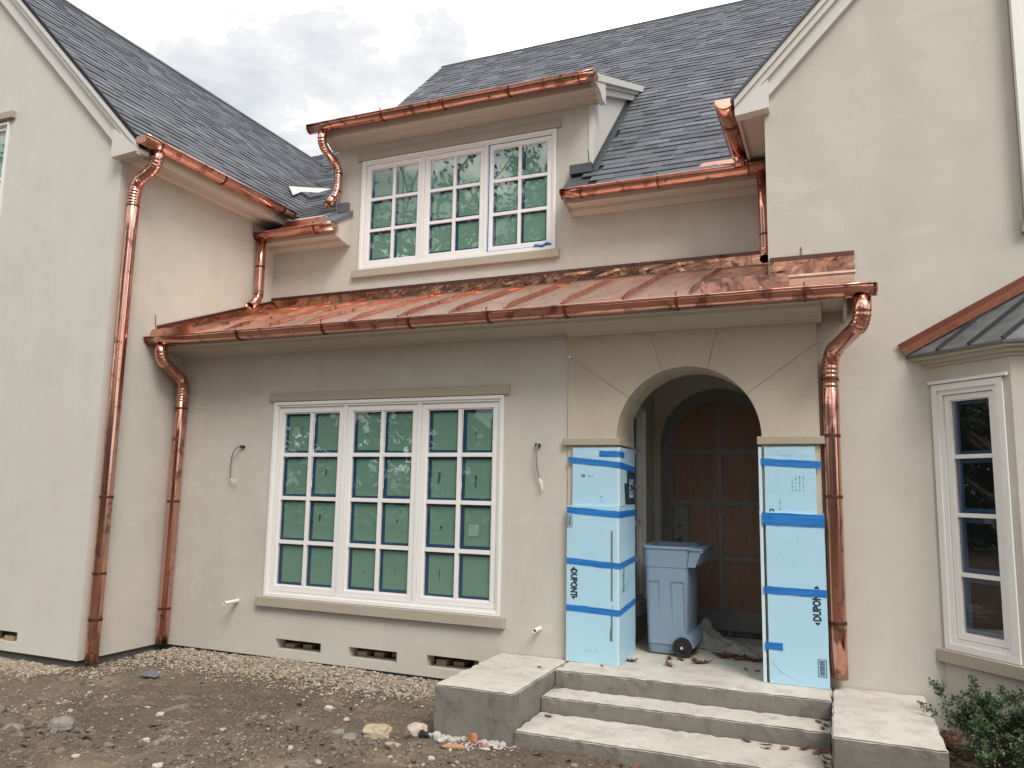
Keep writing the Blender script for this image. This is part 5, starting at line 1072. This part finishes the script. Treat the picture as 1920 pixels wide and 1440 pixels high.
for j in range(nz_):
    for i in range(nx_): k = j * (nx_ + 1) + i; mb.f.append((k, k + 1, k + nx_ + 2, k + nx_ + 1)); mb.m.append(0)
build('curtain', mb, 'plastic', PS, smooth=True)
mb = MB(); nx_, ny_ = 60, 36
for j in range(ny_ + 1):
    for i in range(nx_ + 1):
        u, v = i / nx_, j / ny_; x = 4.18 + 0.84 * u; yc_ = 1.30 - 0.28 * u + 0.05 * math.sin(u * 7); wd = 0.26 - 0.07 * u + 0.05 * math.sin(u * 11); y = yc_ + (v - 0.5) * 2 * wd
        hb = (0.20 * math.exp(-((u - 0.17) / 0.16) ** 2) + 0.075 * math.exp(-((u - 0.5) / 0.2) ** 2) + 0.05 * math.exp(-((u - 0.85) / 0.18) ** 2)); z = 0.008 + hb * math.sin(math.pi * v) ** 0.8 * (0.8 + 0.7 * noise.noise((u * 8, v * 4, 3))) + 0.012 * abs(noise.noise((u * 20, v * 12, 1))) * math.sin(math.pi * v)
        mb.v.append((x + 0.02 * noise.noise((u * 9, v * 5, 9)), y + 0.03 * noise.noise((u * 9, v * 3, 4)), max(0.003, z)))
for j in range(ny_):
    for i in range(nx_): k = j * (nx_ + 1) + i; mb.f.append((k, k + 1, k + nx_ + 2, k + nx_ + 1)); mb.m.append(0)
build('tail', mb, 'plastic_heap', PS, smooth=True)

# ------------------------------------------------------------------ fallen oak leaves
def leaf_mesh(seed):
    rl = random.Random(seed); out = []; L_ = 1.0; k = 5
    side = []
    for i in range(k):
        t0 = (i + 0.3) / (k + 0.5); side += [(t0 * L_, 0.07), ((t0 + 0.10) * L_ + rl.uniform(-.02, .04), rl.uniform(0.24, 0.40) * math.sin(math.pi * min(0.93, t0 + 0.1)) + 0.05)]
    pts = [(-0.25, 0.008), (0.0, 0.02)] + side + [(1.05, 0.0)]
    mid = [(x, 0.0) for x, _ in pts]; mb = MB(); bend = rl.uniform(0.5, 1.3); tw = rl.uniform(-0.7, 0.7); fold = rl.uniform(0.1, 0.7)
    def P(x, y): return (x - 0.45, y, bend * (x - 0.45) ** 2 * 0.45 + fold * abs(y) * 0.9 + tw * y * (x - 0.4) + 0.05)
    n = len(pts); mb.v = [P(x, y) for x, y in pts] + [P(x, 0) for x, _ in pts] + [P(x, -y) for x, y in pts]
    for i in range(n - 1): mb.f += [(i, i + 1, n + i + 1, n + i), (n + i, n + i + 1, 2 * n + i + 1, 2 * n + i)]
    me = bpy.data.meshes.new('oak_leaf'); zmin = min(v[2] for v in mb.v); me.from_pydata([(x * 0.13, y * 0.13, (z - zmin) * 0.13) for x, y, z in mb.v], [], mb.f); me.materials.append(M['leaf_dry']); return me
LM = [leaf_mesh(s) for s in range(6)]
def leaf(x, y, z, label, group, s=1.0, tilt=0.15):
    o = bpy.data.objects.new('oak_leaf', random.choice(LM)); COL.objects.link(o); o.location = (x, y, z + 0.002); o.rotation_euler = (random.uniform(-tilt, tilt), random.uniform(-tilt, tilt), random.uniform(0, 6.28)); k = s * random.uniform(0.8, 1.15); o.scale = (k, k, k); tag(o, label, 'leaf', group); return o
for x, y in ((3.87, .17), (4.2, .16), (4.24, .45), (4.15, .42), (4.41, .36), (4.45, .42), (4.3, .76), (4.5, .84), (4.57, .80), (4.63, .83), (4.69, .80), (4.77, .74), (4.83, .69), (4.89, .70), (4.90, .80), (4.28, .56), (4.36, .48), (4.55, .74), (4.72, .68), (4.60, .72)):
    leaf(x, y, 0.0, 'dry brown oak leaf on the porch slab under the arch', 'oak leaves blown into the porch')
for x, y in ((3.24, -.41), (3.69, -.12), (4.81, .32), (4.90, .30)): leaf(x, y, 0.0, 'small curled brown leaf lying on the bare slab top', 'stray leaves on the slab', 0.45)
for x, y, z in ((3.42, -.45, R1), (5.39, -.50, R1), (5.43, -.44, R1), (5.44, -.58, R1), (5.42, -.66, R1)): leaf(x, y, z, 'brown leaf on the upper concrete tread', 'leaves on the upper tread', 0.7)
for x, y in ((4.93, -.79), (5.05, -.81), (5.07, -.89), (5.18, -.84), (3.49, -.86), (5.42, -.80), (5.30, -.79), (5.44, -.92), (5.43, -1.02), (5.38, -.86), (5.45, -1.12)): leaf(x, y, R2, 'brown leaf on the lowest concrete tread against the riser', 'leaves on the lowest tread', 0.75, 0.4)
for x, y in ((4.06, -1.36), (4.19, -1.38), (4.27, -1.34), (4.37, -1.37), (4.48, -1.36), (4.6, -1.36), (3.84, -1.42), (3.6, -1.40), (4.75, -1.38), (3.12, -1.36), (3.2, -1.42), (3.02, -1.40), (4.9, -1.37)): leaf(x, y, gh(x, y), 'brown leaf on the dirt at the foot of the steps', 'leaves at the foot of the steps', 0.75, 0.5)
for x, y in ((1.77, -.93), (1.32, -1.05), (2.62, -1.75), (0.6, -1.9), (1.7, -1.62), (1.82, -1.57), (0.12, -2.40)): leaf(x, y, gh(x, y), 'crumpled brown leaf lying on the open dirt', 'leaves on the open dirt', 0.85, 0.5)

# ------------------------------------------------------------------ gravel, clods, chips
rg = random.Random(11)
ICO = None
def ico(sub=1):
    bm = bmesh.new(); bmesh.ops.create_icosphere(bm, subdivisions=sub, radius=1); v = [tuple(q.co) for q in bm.verts]; f = [tuple(q.index for q in p.verts) for p in bm.faces]; bm.free(); return v, f
IV, IF = ico(1)
def pebble(mb, x, y, z, s, flat=0.6, rough=0.25):
    a = rg.uniform(0, 6.28); ca, sa = math.cos(a), math.sin(a); ex, ey, ez = s * rg.uniform(0.8, 1.35), s * rg.uniform(0.65, 1.0), s * flat * rg.uniform(0.7, 1.2); tx = rg.uniform(-0.4, 0.4); vs = []
    for vx, vy, vz in IV:
        k = 1 + rg.uniform(-rough, rough); px, py, pz = vx * ex * k, vy * ey * k, vz * ez * k; vs.append((x + px * ca - py * sa, y + px * sa + py * ca, z + pz + px * tx * 0.5))
    mb.add(vs, IF)
mb = MB(); cnt = 0
while cnt < 12500:
    x = rg.uniform(-2.9, 3.0); 
    if x < XL - 0.02: y = YL - abs(rg.gauss(0, 0.22)) - 0.01
    elif x < XL + 0.9 and rg.random() < 0.45: y = rg.uniform(-1.25, 0.0)
    else: y = -abs(rg.gauss(0, 0.30)) - 0.005
    lim = -0.62 - 0.12 * math.sin(x * 1.7) - 0.1 * noise.noise((x * 2, 0, 0)) if x > XL + 0.5 else -1.30
    if x > XC0 - 0.02 and y > YC: continue
    if y < lim - abs(rg.gauss(0, 0.10)): continue
    s = rg.uniform(0.008, 0.019); pebble(mb, x, y, gh(x, y) + s * 0.35 + rg.uniform(0, 0.014) * max(0, 1 + y), s); cnt += 1
tag(build('gravel', mb, 'pebble', smooth=False), 'loose cream and brown pebbles banked along the foot of the walls', 'gravel', kind='stuff')
mb = MB()
for k in range(30000):
    x = rg.uniform(-2.6, 4.6); y = rg.uniform(-3.6, -0.35)
    if x > XC0 - 0.05 and y > YC - 0.02: continue
    if x > 4.2 and y > Y3 - 0.03: continue
    c = noise.noise((x * 1.3, y * 2.0, 7.7))
    if rg.random() > 0.10 + 1.1 * max(0, c - 0.02): continue
    s = 0.0030 + 0.017 * rg.random() ** 4; pebble(mb, x, y, gh(x, y) + s * 0.15, s, 0.55, 0.4)
tag(build('stone_chips', mb, 'chip'), 'small pale stone chips scattered through the dirt', 'stone chips', kind='stuff')
mb = MB()
for hx, hy, sx_, sy_, n, sm in ((1.72, -1.60, .22, .09, 160, .022), (0.08, -2.42, .30, .12, 240, .028), (2.45, -1.78, .40, .16, 260, .018), (1.0, -2.05, .35, .15, 200, .016), (0.9, -1.5, 1.3, .45, 500, .010), (1.55, -2.35, .5, .18, 260, .015), (3.6, -1.55, .7, .1, 200, .010), (2.1, -1.6, .3, .15, 160, .017), (0.9, -1.25, .5, .15, 220, .012)):
    for k in range(n):
        x, y = rg.gauss(hx, sx_), rg.gauss(hy, sy_)
        if x > XC0 - 0.05 and y > YC - 0.03: continue
        s = sm * (0.2 + 1.3 * rg.random() ** 2.5); pebble(mb, x, y, gh(x, y) + s * 0.25, s, 0.75, 0.5)
for k in range(7000):
    x, y = rg.uniform(-2.6, 4.8), rg.uniform(-3.4, -0.5)
    if x > XC0 - 0.05 and y > YC - 0.03: continue
    if rg.random() > 0.15 + 1.5 * max(0, noise.noise((x * 1.6, y * 2.6, 17.7)) - 0.0): continue
    s = 0.004 + 0.018 * rg.random() ** 3; pebble(mb, x, y, gh(x, y) + s * 0.2, s, 0.7, 0.5)
tag(build('soil_clods', mb, 'clod'), 'dark crumbly clods of turned soil on the dirt yard', 'soil clods', kind='stuff')

# ------------------------------------------------------------------ single stones and scraps
IV2, IF2 = ico(3)
def rock(name, x, y, s, mat, label, cat, group=None, seed=0, flat=0.6, sink=0.25, rot=0.0, sc_=(1.2, 0.9), ang=0.35):
    mb = MB(); vs = []; ca, sa = math.cos(rot), math.sin(rot); z0 = gh(x, y)
    for v in IV2:
        p = Vector(v); k = 1 + ang * noise.noise(p * 1.4 + Vector((seed * 3.1, seed, 0))) + 0.12 * noise.noise(p * 4 + Vector((0, seed, 2))); q = [max(-0.92, min(0.90, c * k)) for c in v]; px, py, pz = q[0] * s * sc_[0], q[1] * s * sc_[1], q[2] * s * flat; vs.append((x + px * ca - py * sa, y + px * sa + py * ca, z0 + pz + s * flat * (0.78 - sink)))
    mb.add(vs, IF2); o = build(name, mb, mat, origin=(x, y, z0)); return tag(o, label, cat, group)
rock('stone', 2.33, -1.42, 0.09, 'limestone', 'largest tan limestone lump lying on the dirt', 'stone', seed=1, flat=0.62, rot=0.3, ang=0.75)
rock('stone', 2.62, -1.34, 0.070, 'pinkstone', 'pale pinkish rock touching a black plastic lump', 'stone', seed=2, flat=0.9, rot=0.7)
rock('plastic_lump', 2.70, -1.38, 0.036, 'black', 'crumpled black plastic lump leaning on the pinkish rock', 'scrap', seed=3, flat=0.9, ang=0.8)
rock('stone', 2.24, -1.40, 0.05, 'pinkstone', 'small pale rock beside the blue scrap', 'stone', seed=4, rot=1.2)
rock('plastic_scrap', 2.24, -1.455, 0.02, 'blue_scrap', 'bit of bright blue plastic by the tan limestone', 'scrap', seed=5, flat=1.0, ang=0.8)
rock('stone', 2.60, -1.65, 0.052, 'limestone', 'flat tan stone half buried in turned soil', 'stone', seed=6, flat=0.45)
rock('stone', 0.17, -2.36, 0.085, 'greyrock', 'angular grey stone beside dark soil clods', 'stone', seed=7, flat=0.75, ang=0.2, rot=0.5)
rock('stone', 2.20, -1.60, 0.065, 'greyrock', 'flat grey slab fragment on the dirt', 'stone', seed=8, flat=0.35, ang=0.2, rot=2.0)
rock('stone', 2.10, -1.60, 0.045, 'greyrock', 'dark grey stone next to the slab fragment', 'stone', seed=9, flat=0.6, ang=0.2, rot=1.0)
rock('stone', -0.18, -2.48, 0.065, 'greyrock', 'grey stone lying among the dark soil clods', 'stone', seed=10, flat=0.7, rot=0.2)
rock('plaster_chunk', 1.60, -1.02, 0.035, 'plaster', 'white plaster chunk alone on the open dirt', 'plaster chunk', seed=11, flat=0.7)
rock('plaster_chunk', 2.80, -1.36, 0.030, 'plaster', 'white block of plaster standing near the cheek block', 'plaster chunk', seed=12, flat=1.3, ang=0.15)
rock('wood_offcut', 2.99, -1.47, 0.06, 'orangewood', 'orange wood offcut lying below the plaster rubble', 'offcut', seed=13, flat=0.3, sc_=(1.5, 0.5), ang=0.1, rot=0.35)
rock('brick_fragment', 3.08, -1.34, 0.035, 'brickbit', 'reddish brick fragment propped against the cheek block', 'brick fragment', seed=14, flat=1.5, ang=0.4)
rock('brick_fragment', 3.22, -1.41, 0.024, 'brickbit', 'small orange brick bit in the plaster rubble', 'brick fragment', seed=15)
for k in range(16):
    x, y = rg.uniform(2.86, 3.36), rg.uniform(-1.45, -1.32); rock('plaster_shard', x, y, rg.uniform(0.012, 0.034), 'plaster', 'white plaster shard in the rubble at the cheek block foot', 'plaster shard', 'plaster shards by the steps', seed=20 + k, flat=rg.uniform(0.3, 0.7), rot=rg.uniform(0, 3), sc_=(rg.uniform(1, 1.8), rg.uniform(0.5, 0.9)))
mb = MB()
for k in range(150): x = rg.gauss(3.1, 0.14); y = min(YC - 0.02, rg.gauss(-1.37, 0.05)); s = rg.uniform(0.004, 0.012); pebble(mb, x, y, gh(x, y) + s * 0.5, s, 0.6, 0.4)
for k in range(260): x = rg.uniform(XC0 - 0.03, XC1 - 0.05); y = YC - 0.02 - abs(rg.gauss(0, 0.025)); s = rg.uniform(0.008, 0.022); pebble(mb, x, y, gh(x, y) + s * 0.5, s, 0.8, 0.4)
tag(build('mortar_spill', mb, 'mortar_heap'), 'crumbled mortar and plaster dust along the foot of the left cheek block', 'rubble', kind='stuff')
for x, y in ((1.28, -1.45), (0.85, -2.2), (1.15, -1.75), (0.45, -1.7), (1.95, -1.95), (0.7, -2.65), (2.95, -1.72), (3.9, -1.5), (-0.6, -1.5), (0.2, -1.6), (1.9, -1.2), (-0.2, -2.0), (1.4, -2.6), (2.3, -2.1)):
    SM_ = rg.choice((('greyrock', 'grey'), ('pinkstone', 'pale buff'), ('plaster', 'whitish'), ('limestone', 'tan')))
    rock('rubble_stone', x, y, rg.uniform(0.018, 0.034), SM_[0], 'small ' + SM_[1] + ' loose stone on the open dirt', 'stone', 'loose ' + SM_[1] + ' stones on the dirt', seed=50 + x * 7, flat=0.6, rot=x)
mb = MB(); mb.add([(-0.62, -0.98, gh(-.6, -.98) + .03), (-0.44, -0.93, gh(-.44, -.93) + .018), (-0.46, -0.86, gh(-.46, -.86) + .03), (-0.60, -0.82, gh(-.6, -.82) + .045)], [(0, 1, 2, 3)]); ob = build('shingle_scrap', mb, 'shingle', origin=(-0.53, -0.9, gh(-.53, -.9))); ob.modifiers.new('thick', 'SOLIDIFY').thickness = 0.006
tag(ob, 'dark shingle scrap lying on the gravel between the downspouts', 'scrap')

# ------------------------------------------------------------------ planting bed on the right: bark and shrub
mb = MB()
for k in range(1500):
    x = rg.uniform(6.13, 7.4); y = rg.uniform(-1.9, 0.06)
    a = rg.uniform(0, 6.28); l, w = rg.uniform(0.012, 0.04), rg.uniform(0.004, 0.011); z = gh(x, y) + rg.uniform(0.002, 0.012); ca, sa = math.cos(a), math.sin(a); t_ = rg.uniform(-0.3, 0.3)
    T = lambda u, v, h: (x + u * ca - v * sa, y + u * sa + v * ca, z + h + u * t_); mb.box(-l, l, -w, w, -0.002, 0.003, 0, T)
tag(build('bark_mulch', mb, 'mulch'), 'brown bark mulch in the bed beside the right cheek block', 'mulch', kind='stuff')
for x, y in ((6.22, -0.10), (6.27, -0.16), (6.20, -0.3), (6.3, -0.05), (6.24, -0.22)): leaf(x, y, gh(x, y) + 0.01, 'brown leaf on the mulch beside the right cheek block', 'leaves on the mulch bed', 0.8, 0.4)
SH = thing('shrub', (6.55, -0.62, gh(6.55, -0.62)), 'small-leaved evergreen shrub growing below the bay window', 'shrub')
stems = MB(); lf = MB(); rs = random.Random(21); base = Vector((6.52, -0.62, gh(6.55, -0.62)))
def leafq(p, s):
    d = Vector((rs.gauss(0, 1), rs.gauss(0, 1), rs.gauss(0.5, 0.8))).normalized(); w = d.orthogonal().normalized(); w.rotate(Matrix.Rotation(rs.uniform(0, 6.28), 3, d)); n_ = d.cross(w)
    lf.add([p, p + d * s * 0.5 + w * s * 0.27 + n_ * s * 0.06, p + d * s, p + d * s * 0.5 - w * s * 0.27 + n_ * s * 0.06], [(0, 1, 2, 3)])
def twig(p, d, L_, r, lev):
    pts = [p]; q = p.copy(); dd = d.copy()
    for k in range(5): dd = (dd + Vector((rs.gauss(0, .16), rs.gauss(0, .16), rs.gauss(0.03, .12)))).normalized(); q = q + dd * L_ / 5; pts.append(q.copy())
    stems.tube(pts, [r * (1 - 0.12 * k) for k in range(6)], 5)
    if lev == 0:
        for k in range(56): a = rs.random(); i = min(4, int(a * 5)); leafq(pts[i].lerp(pts[i + 1], a * 5 - i) + Vector((rs.gauss(0, .012), rs.gauss(0, .012), rs.gauss(0, .012))), rs.uniform(0.016, 0.030))
    else:
        for k in range(4 if lev > 1 else 5): i = rs.randint(1, 5); twig(pts[i], (dd * 0.7 + Vector((rs.gauss(0, .6), rs.gauss(0, .6), rs.gauss(0.15, .45)))).normalized(), L_ * rs.uniform(0.45, 0.7), r * 0.6, lev - 1)
for d in ((-0.75, 0.25, 0.72), (-0.45, 0.2, 0.7), (-0.2, -0.1, 0.8), (0.2, 0.0, 0.75), (0.5, 0.2, 0.6), (-0.55, -0.3, 0.45), (0.1, -0.5, 0.6), (0.7, -0.2, 0.5), (-0.3, 0.45, 0.5)):
    twig(base + Vector((rs.uniform(-.04, .04), rs.uniform(-.04, .04), 0)), Vector(d).normalized(), rs.uniform(0.22, 0.31) * (1.15 if d[0] < -0.7 else 1), 0.008, 2)
twig(base + Vector((-0.05, 0.02, 0.05)), Vector((-0.85, 0.1, 0.62)).normalized(), 0.36, 0.008, 2)
for k in range(3): twig(base, Vector((0.5, rs.uniform(-.3, .3), 0.4 + 0.2 * k)).normalized(), 0.35, 0.007, 2)
build('stem', stems, 'bark', SH); build('foliage', lf, 'shrub_leaf', SH)

# ------------------------------------------------------------------ street trees behind the viewer, seen in the panes and in the copper
def make_tree(seed, h, label, leaves):
    rt_ = random.Random(seed); tr = MB(); lv = MB()
    def br(p, d, L_, r, lev):
        pts = [p]; q = p.copy(); dd = d.copy(); n = 5
        for k in range(n): dd = (dd + Vector((rt_.gauss(0, .13), rt_.gauss(0, .13), rt_.gauss(0.02, .08)))).normalized(); q = q + dd * L_ / n; pts.append(q.copy())
        tr.tube(pts, [r * (1 - 0.13 * k) for k in range(n + 1)], 6, cap=False)
        if lev <= 1:
            for k in range(leaves):
                c = pts[rt_.randint(1, n)] + Vector((rt_.gauss(0, .28), rt_.gauss(0, .28), rt_.gauss(0, .28))); s = rt_.uniform(0.09, 0.17); a = Vector((rt_.gauss(0, 1), rt_.gauss(0, 1), rt_.gauss(0, 1))).normalized(); b = a.orthogonal().normalized(); lv.add([c - a * s, c + b * s * 0.5, c + a * s, c - b * s * 0.5], [(0, 1, 2, 3)])
        if lev > 0:
            for k in range(5 if lev == 4 else 3): i = rt_.randint(2, n); br(pts[i], (dd * 0.6 + Vector((rt_.gauss(0, .7), rt_.gauss(0, .7), rt_.gauss(0.25, .35)))).normalized(), L_ * rt_.uniform(0.55, 0.8), r * 0.55, lev - 1)
    br(Vector((0, 0, -0.2)), Vector((0, 0, 1)), h * 0.36, h * 0.022, 4)
    o = thing('oak_tree', (0, 0, 0), label, 'tree'); t1 = build('trunk', tr, 'bark', o, smooth=True); c1 = build('crown', lv, 'tree_leaf', o); return o
specs = [(31, 19.0, (-4.2, -18.0), 60, 'tall leafy oak across the street mirrored in the dormer panes'), (47, 21.5, (-11.2, -17.5), 12, 'sparse oak across the street with fine bare twigs'), (52, 22.0, (-7.6, -19.0), 40, 'thinly leaved oak standing between two street oaks'), (58, 13.5, (10.5, -21.0), 30, 'broad leafy oak across the street behind the photographer'), (63, 12.0, (-15.5, -4.6), 60, 'leafy oak added out of view beyond the left wing to darken the bay panes')]  # last oak is added to darken what the bay panes mirror
for s, h, (x, y), n, lb in specs:
    o = make_tree(s, h, lb, n); o.location = (x, y, -0.45); o['group'] = 'oaks across the street'
hd = MB(); rh_ = random.Random(5)  # hedge added out of view to darken reflections in the lower panes
for k in range(16000):
    x = rh_.uniform(-30, 34); y = -24 + rh_.gauss(0, 0.8); z = -0.4 + rh_.random() ** 0.7 * (5.2 + 0.9 * math.sin(x * 0.9)); s = rh_.uniform(0.18, 0.34); a = Vector((rh_.gauss(0, 1), rh_.gauss(0, 1), rh_.gauss(0, 1))).normalized(); b = a.orthogonal().normalized(); c = Vector((x, y, z)); hd.add([c - a * s, c + b * s * 0.6, c + a * s, c - b * s * 0.6], [(0, 1, 2, 3)])
hs = MB()  # side hedge added out of view to darken the bay pane reflections
for k in range(7000):
    y = rh_.uniform(-14, 5); x = -19 + rh_.gauss(0, 0.7); z = -0.4 + rh_.random() ** 0.7 * (4.2 + 0.8 * math.sin(y * 0.9)); s = rh_.uniform(0.18, 0.34); a = Vector((rh_.gauss(0, 1), rh_.gauss(0, 1), rh_.gauss(0, 1))).normalized(); b = a.orthogonal().normalized(); c = Vector((x, y, z)); hs.add([c - a * s, c + b * s * 0.6, c + a * s, c - b * s * 0.6], [(0, 1, 2, 3)])
tag(build('hedge', hs, 'tree_leaf', origin=(-19, -4.5, -0.4)), 'side hedge added out of view beyond the left wing to darken the bay panes', 'hedge')
hg = build('hedge', hd, 'tree_leaf', origin=(2, -24, -0.4)); tag(hg, 'tall dense hedge added out of view behind the oaks to darken the lower panes', 'hedge')
